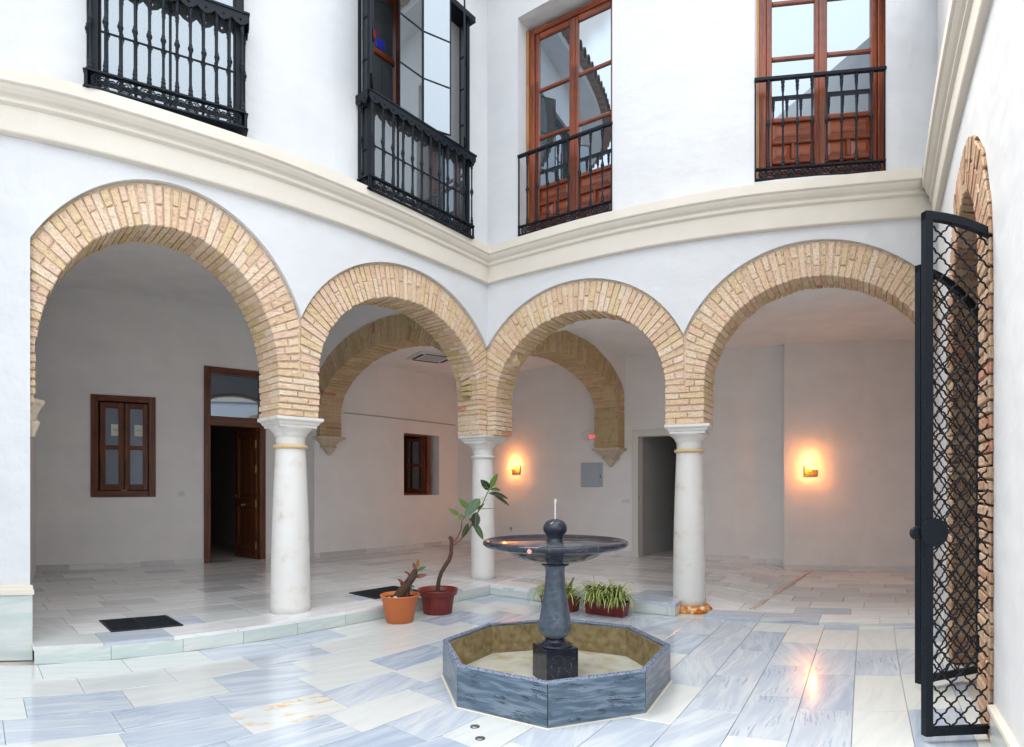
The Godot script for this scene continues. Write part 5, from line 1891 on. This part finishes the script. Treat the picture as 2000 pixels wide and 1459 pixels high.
func fittings() -> void:
	sconce("lit brass wall lamp behind the ficus, beside the middle column", -2.21, 1.735, -3.80)
	sconce("lit brass wall lamp on the bare right wall, near the gate", 3.64, 1.655, -3.65)
	var tL := mount(P(2.6, 0, -4.2), P(2.4, 0, -4.2))
	var tR := mount(P(-3.8, 0, -0.3), P(-3.8, 0, 0.3))
	var o := plate("light_switch", "white light switch between the wooden window and the open door", "switch", P(2.515, 1.284, -4.197), tL, 0.095, 0.095, 0.012, M.white_plastic)
	put(o, "rocker", box_mesh(Vector3(-0.03, -0.028, 0.011), Vector3(0.03, 0.028, 0.016)), M.frame_white)
	o = plate("light_switch", "wide white switch plate left of the white doorway", "switch", P(-3.797, 1.134, 0.25), tR, 0.15, 0.055, 0.010, M.white_plastic)
	put(o, "rocker", box_mesh(Vector3(-0.06, -0.018, 0.009), Vector3(-0.01, 0.018, 0.013)), M.frame_white)
	put(o, "rocker", box_mesh(Vector3(0.01, -0.018, 0.009), Vector3(0.06, 0.018, 0.013)), M.frame_white)
	o = plate("wall_socket", "white wall socket low on the wall under the left lamp", "socket", P(-3.797, 0.545, -2.335), mount(P(-3.8, 0, -2.5), P(-3.8, 0, -2.1)), 0.10, 0.10, 0.012, M.white_plastic)
	put(o, "recess", lathe([Vector2(0, 0), Vector2(0.028, 0.0), Vector2(0.03, 0.003), Vector2(0, 0.0035)], 20), M.grey_plastic, Vector3(0, 0, 0.011), Basis(Vector3.RIGHT, PI / 2))
	o = plate("emergency_light", "white emergency light with two red lamps, beside the inner arch", "emergency light", P(-3.797, 2.345, -0.47), tR, 0.33, 0.16, 0.045, M.white_plastic)
	put(o, "red_lamp", lathe([Vector2(0, 0), Vector2(0.022, 0.002), Vector2(0.016, 0.014), Vector2(0, 0.018)], 14), M.signal, Vector3(0.015, -0.02, 0.044), Basis(Vector3.RIGHT, PI / 2))
	put(o, "red_lamp", lathe([Vector2(0, 0), Vector2(0.022, 0.002), Vector2(0.016, 0.014), Vector2(0, 0.018)], 14), M.signal, Vector3(0.085, -0.02, 0.044), Basis(Vector3.RIGHT, PI / 2))
	put(o, "seam", box_mesh(Vector3(-0.165, 0.035, 0.044), Vector3(0.165, 0.04, 0.046)), M.grey_plastic)
	plate("cover_plate", "plain white cover plate above the emergency light", "cover plate", P(-3.797, 2.58, -0.43), tR, 0.26, 0.2, 0.006, M.inner)
	o = plate("fuse_box", "pale grey electrical cabinet door under the emergency light", "cabinet", P(-3.797, 1.615, -0.445), tR, 0.44, 0.455, 0.012, M.grey_plastic)
	var st := begin()
	bevelled(st, Vector3(-0.195, -0.205, 0.006), Vector3(0.165, 0.205, 0.024), 0.004, 0.004)
	put(o, "door", st.commit(), M.grey_plastic)
	put(o, "catch", box_mesh(Vector3(0.168, -0.06, 0.010), Vector3(0.178, 0.0, 0.022)), M.iron_dark)
	# cable trunking along the wall of the dark window
	o = thing("cable_trunking", "thin cable trunking running along the wall above the small dark window", "trunking", P(-2, 2.74, -3.84))
	st = begin()
	panel(st, "L", -3.72, -0.56, 2.735, 2.755, -3.836, -3.86)
	putw(o, "strip", st, M.grey_metal)
	# ceiling air conditioner
	var c := P(-1.70, 3.745, -2.66)
	o = thing("ceiling_vent", "white square air conditioning cassette in the ceiling behind the second arch", "air conditioner", c, turn_of(tL))
	st = begin()
	box(st, Vector3(-0.36, -0.03, -0.36), Vector3(0.36, 0.01, 0.36))
	put(o, "panel", st.commit(), M.white_plastic)
	put(o, "grille", box_mesh(Vector3(-0.2, -0.034, -0.2), Vector3(0.2, -0.029, 0.2)), M.grey_plastic)
	for k in 4:
		put(o, "slot", box_mesh(Vector3(-0.24, -0.035, 0.25), Vector3(0.24, -0.029, 0.31)), M.iron_dark, Vector3.ZERO, Basis(Vector3.UP, k * PI / 2))
	# floor grates
	for q in [["black slatted floor grate in the left gallery, nearest the white pier", 4.05, 4.74, -0.77, -0.32], ["black slatted floor grate partly behind the orange pot", 1.0, 1.74, -0.78, -0.29]]:
		var p := P((q[1] + q[2]) / 2, 0.14, (q[3] + q[4]) / 2)
		o = thing("floor_grate", q[0], "grate", p, 0.0, "black floor grates")
		st = begin()
		for r in [[q[1], q[2], q[3], q[3] + 0.02], [q[1], q[2], q[4] - 0.02, q[4]], [q[1], q[1] + 0.02, q[3], q[4]], [q[2] - 0.02, q[2], q[3], q[4]], [(q[1] + q[2]) / 2 - 0.008, (q[1] + q[2]) / 2 + 0.008, q[3], q[4]]]:
			bar_flat(st, r[0], r[1], r[2], r[3], 0.140, 0.150)
		putw(o, "frame", st, M.iron_dark)
		st = begin()
		bar_flat(st, q[1], q[2], q[3], q[4], 0.139, 0.142)
		putw(o, "pan", st, M.iron_dark)
		for k in 15:
			var y: float = lerpf(q[3] + 0.035, q[4] - 0.035, k / 14.0)
			st = begin()
			bar_flat(st, q[1] + 0.02, q[2] - 0.02, y - 0.007, y + 0.007, 0.142, 0.149)
			putw(o, "slat", st, M.iron)
	for q in [["small round metal drain cover in front of the fountain, the farther of the two", 3.401, 2.504], ["small round metal drain cover in front of the fountain, the nearer of the two", 3.512, 2.631]]:
		o = thing("floor_drain", q[0], "drain", P(q[1], 0.0, q[2]), 0.0, "round metal drain covers")
		put(o, "cap", lathe([Vector2(0.024, 0.0), Vector2(0.024, 0.003), Vector2(0.018, 0.006), Vector2(0.0, 0.007)], 20), M.steel)
		put(o, "collar", lathe([Vector2(0.028, 0.0), Vector2(0.027, 0.0035), Vector2(0.022, 0.0036)], 20), M.iron_dark)

func bar_flat(st: SurfaceTool, a0: float, a1: float, b0: float, b1: float, h0: float, h1: float) -> void:
	hexa(st, [P(a0, h0, b0), P(a1, h0, b0), P(a1, h0, b1), P(a0, h0, b1), P(a0, h1, b0), P(a1, h1, b0), P(a1, h1, b1), P(a0, h1, b1)])

# ---------------------------------------------------------------- pots and plants
func leaf_mesh(st: SurfaceTool, base: Vector3, dir: Vector3, up: Vector3, l: float, w: float, bend: float, fold := 0.25) -> void:
	var x := dir.normalized()
	var side := x.cross(up).normalized()
	var nrm := side.cross(x).normalized()
	var n := 8
	var pts: Array = []
	for i in n + 1:
		var t := float(i) / n
		var wd := w * 0.5 * pow(sin(PI * pow(t, 0.85)), 0.75) if t < 1.0 else 0.0
		var c := base + x * l * t - nrm * bend * l * t * t
		pts.append([c + side * wd + nrm * wd * fold, c, c - side * wd + nrm * wd * fold])
	st.set_smooth_group(0)
	for i in n:
		for k in 2:
			var q: Array = [pts[i][k], pts[i + 1][k], pts[i + 1][k + 1], pts[i][k + 1]]
			for v in [0, 1, 2, 0, 2, 3]:
				st.set_uv(Vector2(0, 0))
				st.add_vertex(q[v])

func plants() -> void:
	rng.seed = 41
	# orange pot with a stump
	var p := P(1.86, 0.0, 0.235)
	var face_on := mount(P(1.9, 0, 0.6), P(1.0, 0, 1.5))
	var yaw := -atan2(p.x, -p.z)
	var o := thing("flower_pot", "bright orange plastic flower pot with a thick leaning stump", "pot", p, 0.0)
	put(o, "pot", lathe([Vector2(0.0, 0.012), Vector2(0.128, 0.0), Vector2(0.138, 0.004), Vector2(0.182, 0.225), Vector2(0.186, 0.228), Vector2(0.196, 0.268), Vector2(0.202, 0.270), Vector2(0.205, 0.280), Vector2(0.200, 0.285), Vector2(0.192, 0.280), Vector2(0.178, 0.22)], 44), M.orange_pot)
	soil(o, 0.186, 0.248)
	for k in 5:
		put(o, "pebble", lathe([Vector2(0, 0), Vector2(0.015, 0.006), Vector2(0.012, 0.014), Vector2(0, 0.018)], 8), M.pebble if k < 2 else M.soil, Vector3([-0.03, -0.10, 0.06, 0.11, -0.02][k], 0.252, [0.10, 0.05, 0.08, -0.02, 0.13][k]), Basis(Vector3.UP, k) * Basis().scaled(Vector3.ONE * [1.5, 0.8, 1.0, 0.8, 0.7][k]))
	o = thing("stump_plant", "gnarled leaning stump with small reddish leaves, in the orange pot", "plant", p + Vector3(0, 0.25, 0), yaw)
	var st := begin()
	tube(st, [Vector3(-0.02, -0.03, 0), Vector3(0.0, 0.02, 0), Vector3(0.045, 0.09, 0.01), Vector3(0.085, 0.15, 0.0), Vector3(0.13, 0.215, 0.01), Vector3(0.155, 0.27, 0.0), Vector3(0.165, 0.30, 0.0)], [0.072, 0.064, 0.052, 0.044, 0.040, 0.030, 0.016], 9)
	tube(st, [Vector3(0.05, -0.02, 0.02), Vector3(0.075, 0.04, 0.02), Vector3(0.085, 0.10, 0.015)], [0.035, 0.028, 0.018], 8)
	tube(st, [Vector3(0.03, 0.09, 0.0), Vector3(0.015, 0.14, 0.01), Vector3(0.005, 0.175, 0.0)], [0.018, 0.012, 0.009], 7)
	tube(st, [Vector3(0.11, 0.20, 0.0), Vector3(0.09, 0.235, 0.01), Vector3(0.085, 0.25, 0.0)], [0.012, 0.009, 0.006], 7)
	put(o, "trunk", st.commit(), M.bark)
	var lv: Array = [[0.165, 0.29, 0.03, 0.12, 0.02, 0.115, 5], [0.165, 0.28, -0.04, 0.10, -0.02, 0.09, 6], [0.17, 0.27, 0.09, 0.05, 0.03, 0.11, 0], [0.155, 0.21, 0.12, 0.02, 0.02, 0.13, 6], [0.14, 0.20, 0.06, 0.05, 0.04, 0.07, 0], [0.10, 0.235, -0.06, 0.05, 0.02, 0.07, 6], [0.04, 0.15, -0.07, 0.05, 0.02, 0.08, 6], [0.045, 0.15, 0.03, 0.03, 0.05, 0.07, 4], [0.10, 0.12, 0.02, -0.05, 0.06, 0.09, 1], [0.09, 0.13, 0.07, -0.02, 0.04, 0.07, 4], [0.03, 0.06, -0.08, 0.02, 0.05, 0.07, 0], [0.15, 0.23, 0.02, 0.07, 0.06, 0.06, 0]]
	for q in lv:
		st = begin()
		leaf_mesh(st, Vector3(q[0], q[1], 0.02), Vector3(q[2], q[3], q[4]), Vector3(R(-0.4, 0.4), 0.4, 1.0), q[5], q[5] * 0.36, R(-0.1, 0.3))
		st.generate_normals()
		put(o, "leaf", st.commit(), M.leaf[q[6]])
	# dark red ribbed pot with the ficus
	p = P(1.27, 0.0, 0.235)
	yaw = -atan2(p.x, -p.z)
	o = thing("flower_pot", "dark red ribbed plastic pot holding the tall ficus", "pot", p, 0.0)
	st = begin()
	st.set_smooth_group(0)
	var prof: Array = [[0.150, 0.0, 0], [0.152, 0.004, 1], [0.182, 0.195, 1], [0.184, 0.2, 0], [0.205, 0.203, 0], [0.212, 0.206, 0], [0.222, 0.255, 0], [0.228, 0.262, 0], [0.222, 0.268, 0], [0.205, 0.264, 0], [0.19, 0.2, 0]]
	for i in prof.size() - 1:
		for k in 96:
			var v: Array = []
			for e in [[i, k], [i, k + 1], [i + 1, k + 1], [i + 1, k]]:
				var q: Array = prof[e[0]]
				var r: float = q[0] + (0.003 * q[2] if e[1] % 4 < 2 else 0.0)
				v.append(Vector3(r * cos(TAU * e[1] / 96.0), q[1], r * sin(TAU * e[1] / 96.0)))
			for j in [0, 1, 2, 0, 2, 3]:
				st.add_vertex(v[j])
	st.generate_normals()
	put(o, "pot", st.commit(), M.red_pot)
	soil(o, 0.196, 0.215)
	o = thing("ficus", "tall bare stemmed ficus with a lopped trunk and dark glossy leaves", "plant", p + Vector3(0, 0.215, 0), yaw)
	st = begin()
	tube(st, [Vector3(-0.01, -0.03, 0), Vector3(0.0, 0.06, 0), Vector3(0.012, 0.15, 0.0), Vector3(0.04, 0.235, 0.01), Vector3(0.085, 0.31, 0.0), Vector3(0.125, 0.37, 0.0), Vector3(0.148, 0.44, -0.01), Vector3(0.150, 0.52, 0.0), Vector3(0.152, 0.575, 0.0), Vector3(0.146, 0.605, 0.0), Vector3(0.128, 0.628, 0.0)], [0.030, 0.025, 0.023, 0.023, 0.025, 0.024, 0.022, 0.021, 0.022, 0.023, 0.019], 10)
	put(o, "trunk", st.commit(), M.bark)
	st = begin()
	tube(st, [Vector3(0.155, 0.545, 0.0), Vector3(0.215, 0.62, 0.02), Vector3(0.255, 0.70, 0.02), Vector3(0.262, 0.76, 0.02), Vector3(0.263, 0.80, 0.02)], [0.012, 0.010, 0.009, 0.008, 0.007], 8)
	tube(st, [Vector3(0.160, 0.52, 0.0), Vector3(0.24, 0.58, -0.01), Vector3(0.32, 0.665, -0.01), Vector3(0.385, 0.77, 0.0), Vector3(0.43, 0.87, 0.0)], [0.011, 0.010, 0.009, 0.008, 0.007], 8)
	put(o, "branch", st.commit(), M.twig)
	st = begin()
	tube(st, [Vector3(0.43, 0.87, 0.0), Vector3(0.475, 0.95, 0.01), Vector3(0.515, 1.03, 0.01), Vector3(0.545, 1.10, 0.0), Vector3(0.575, 1.155, 0.0)], [0.007, 0.0065, 0.006, 0.006, 0.005], 8)
	tube(st, [Vector3(0.262, 0.80, 0.02), Vector3(0.31, 0.86, 0.03), Vector3(0.36, 0.92, 0.03)], [0.005, 0.004, 0.003], 6)
	put(o, "branch", st.commit(), M.green_twig)
	# leaf: base, direction, face, length, width, bend, tone
	var leaves: Array = [
		[0.572, 1.15, 0.0, -0.35, 0.42, 0.35, -0.3, 0.5, 0.8, 0.155, 0.085, 0.25, 4],
		[0.575, 1.155, 0.0, 0.42, 0.75, 0.1, -0.6, 0.3, 0.7, 0.20, 0.080, -0.05, 2],
		[0.575, 1.155, 0.01, -0.45, 0.20, 0.3, 0.1, 0.9, 0.4, 0.13, 0.055, 0.1, 3],
		[0.575, 1.15, 0.0, 0.50, 0.02, 0.35, 0.0, 0.8, 0.5, 0.14, 0.070, 0.15, 0],
		[0.56, 1.11, 0.0, 0.75, -0.12, 0.2, 0.1, 0.9, 0.5, 0.235, 0.095, 0.15, 4],
		[0.63, 1.085, 0.0, 0.7, -0.42, 0.1, 0.4, 0.6, 0.6, 0.21, 0.060, 0.1, 1],
		[0.47, 1.05, 0.02, -0.62, -0.68, 0.2, -0.3, 0.3, 1.0, 0.265, 0.120, 0.05, 0],
		[0.34, 0.94, 0.03, -0.55, 0.55, 0.2, -0.2, 0.5, 0.9, 0.165, 0.060, 0.1, 2],
		[0.43, 0.93, 0.0, 0.85, 0.02, 0.25, 0.0, 1.0, 0.2, 0.24, 0.035, -0.02, 1],
		[0.44, 0.92, 0.02, 0.55, 0.6, 0.1, -0.5, 0.3, 0.8, 0.11, 0.035, 0.1, 1],
		[0.42, 0.90, 0.03, -0.05, -0.9, 0.2, 0.2, 0.1, 1.0, 0.19, 0.105, 0.05, 4],
		[0.40, 0.78, 0.03, 0.42, -0.75, 0.2, 0.3, 0.3, 0.9, 0.215, 0.075, 0.05, 0],
		[0.34, 0.78, 0.02, -0.35, -0.75, 0.2, 0.5, 0.1, 0.8, 0.185, 0.062, 0.05, 1],
		[0.235, 0.86, 0.02, -0.55, 0.42, 0.2, 0.1, 0.6, 0.8, 0.15, 0.052, 0.1, 2],
		[0.31, 0.84, 0.03, -0.7, 0.25, 0.3, 0.1, 0.8, 0.5, 0.11, 0.045, 0.1, 2],
		[0.36, 0.80, 0.03, 0.15, 0.35, 0.4, 0.1, 0.4, 0.9, 0.06, 0.045, 0.1, 2],
		[0.235, 0.855, 0.02, 0.1, -0.55, 0.3, 0.2, 0.4, 0.9, 0.07, 0.028, 0.1, 3]]
	for q in leaves:
		st = begin()
		var b := Vector3(q[0], q[1], q[2])
		var dir := Vector3(q[3], q[4], q[5])
		leaf_mesh(st, b, dir, Vector3(q[6], q[7], q[8]), q[9], q[10], q[11], 0.22)
		st.generate_normals()
		var lf := put(o, "leaf", st.commit(), M.leaf[q[12]])
		st = begin()
		var x := dir.normalized()
		var sd := x.cross(Vector3(q[6], q[7], q[8])).normalized()
		var nr := sd.cross(x).normalized()
		var pts: Array = []
		for i in 6:
			var tt := i / 5.0 * 0.95
			pts.append(b + x * q[9] * tt - nr * (q[11] * q[9] * tt * tt - 0.0012))
		tube(st, pts, [0.003, 0.0026, 0.0022, 0.0018, 0.0014, 0.001], 5)
		put(lf, "midrib", st.commit(), M.rib)
	# planters with spider plants
	planter("oblong dark red planter nearest the right column, overflowing with a striped spider plant", "bushy striped spider plant in the planter nearest the right column", P(0.33, 0, 1.585), P(0.33, 0, 2.07), 0.19, 230, 3)
	planter("oblong dark red planter half hidden behind the fountain", "striped spider plant half hidden behind the fountain", P(0.36, 0, 1.02), P(0.36, 0, 1.46), 0.17, 150, 4)

func soil(o: Node3D, r: float, y: float) -> void:
	var st := begin()
	st.set_smooth_group(0)
	var n := 24
	var hh := func(i: int, k: int) -> float:
		return y + 0.012 * sin(i * 2.1 + (k % n) * 1.7) * (1.0 - i / 6.0) + 0.01 * (1.0 - i / 6.0)
	for i in 6:
		for k in n:
			var v: Array = []
			for e in [[i, k], [i, k + 1], [i + 1, k + 1], [i + 1, k]]:
				var rr: float = r * e[0] / 6.0
				v.append(Vector3(rr * cos(TAU * e[1] / n), hh.call(e[0], e[1]) if e[0] > 0 else y + 0.01, rr * sin(TAU * e[1] / n)))
			for j in [0, 1, 2, 0, 2, 3]:
				st.add_vertex(v[j])
	st.generate_normals()
	put(o, "soil", st.commit(), M.soil)

func planter(label: String, plant_label: String, p0: Vector3, p1: Vector3, depth: float, blades: int, sd: int) -> void:
	var t := mount(p0, p1)
	var w := p0.distance_to(p1)
	var o := thing("planter", label, "planter", p0, turn_of(t), "dark red planters by the step")
	var st := begin()
	var h := 0.145
	var g := 0.014
	var lo: Array = [Vector3(g, 0, -g), Vector3(w - g, 0, -g), Vector3(w - g, 0, -depth + g), Vector3(g, 0, -depth + g)]
	var hi: Array = [Vector3(0, h, 0), Vector3(w, h, 0), Vector3(w, h, -depth), Vector3(0, h, -depth)]
	hexa(st, lo + hi)
	for q in [[-0.008, -0.008, w + 0.008, 0.008], [-0.008, -depth - 0.008, w + 0.008, -depth + 0.008]]:
		box(st, Vector3(q[0], h - 0.012, q[1]), Vector3(q[2], h + 0.008, q[3]))
	box(st, Vector3(-0.008, h - 0.012, -depth + 0.008), Vector3(0.008, h + 0.008, -0.008))
	box(st, Vector3(w - 0.008, h - 0.012, -depth + 0.008), Vector3(w + 0.008, h + 0.008, -0.008))
	put(o, "trough", st.commit(), M.planter)
	put(o, "soil", box_mesh(Vector3(0.01, h - 0.01, -depth + 0.01), Vector3(w - 0.01, h + 0.003, -0.01)), M.soil)
	var s := thing("spider_plant", plant_label, "plant", p0 + Vector3(0, h, 0), turn_of(t), "striped spider plants by the step")
	rng.seed = 100 + sd
	for k in blades:
		var b := Vector3(R(0.05, w - 0.05), 0.0, R(-depth + 0.04, -0.04))
		var ang := R(0, TAU)
		var out := Vector3(cos(ang), 0, sin(ang))
		if R(0, 1) < 0.45:
			out = Vector3(R(-0.9, 0.9), 0, 1).normalized()
		var l := R(0.22, 0.46)
		var rise_ := R(0.6, 1.4)
		var droop := R(1.6, 3.0)
		st = begin()
		st.set_smooth_group(0)
		var n := 9
		var side := out.cross(Vector3.UP)
		var pr: Array = []
		var pos := b
		var pitch := rise_
		for i in n + 1:
			var tt := float(i) / n
			var wd := 0.0105 * (0.7 + 0.6 * tt) * (1.0 - pow(tt, 3.0)) + 0.0006
			pr.append([pos + side * wd + Vector3(0, wd * 0.3, 0), pos - side * wd + Vector3(0, wd * 0.3, 0)])
			pos += (out * cos(pitch) + Vector3.UP * sin(pitch)) * l / n
			pitch -= droop / n * (0.5 + tt)
		for i in n:
			var q: Array = [pr[i][0], pr[i + 1][0], pr[i + 1][1], pr[i][1]]
			var us: Array = [0.02, 0.02, 0.98, 0.98]
			for v in [0, 1, 2, 0, 2, 3]:
				st.set_uv(Vector2(us[v], 0.5))
				st.add_vertex(q[v])
		st.generate_normals()
		put(s, "blade", st.commit(), M.spider)
	if sd == 3:
		st = begin()
		tube(st, [Vector3(0.11, 0, -0.08), Vector3(0.10, 0.10, -0.08), Vector3(0.085, 0.21, -0.08), Vector3(0.08, 0.26, -0.08), Vector3(0.083, 0.275, -0.08)], [0.003, 0.0028, 0.0025, 0.003, 0.005], 6)
		put(s, "flower_stalk", st.commit(), M.rib)
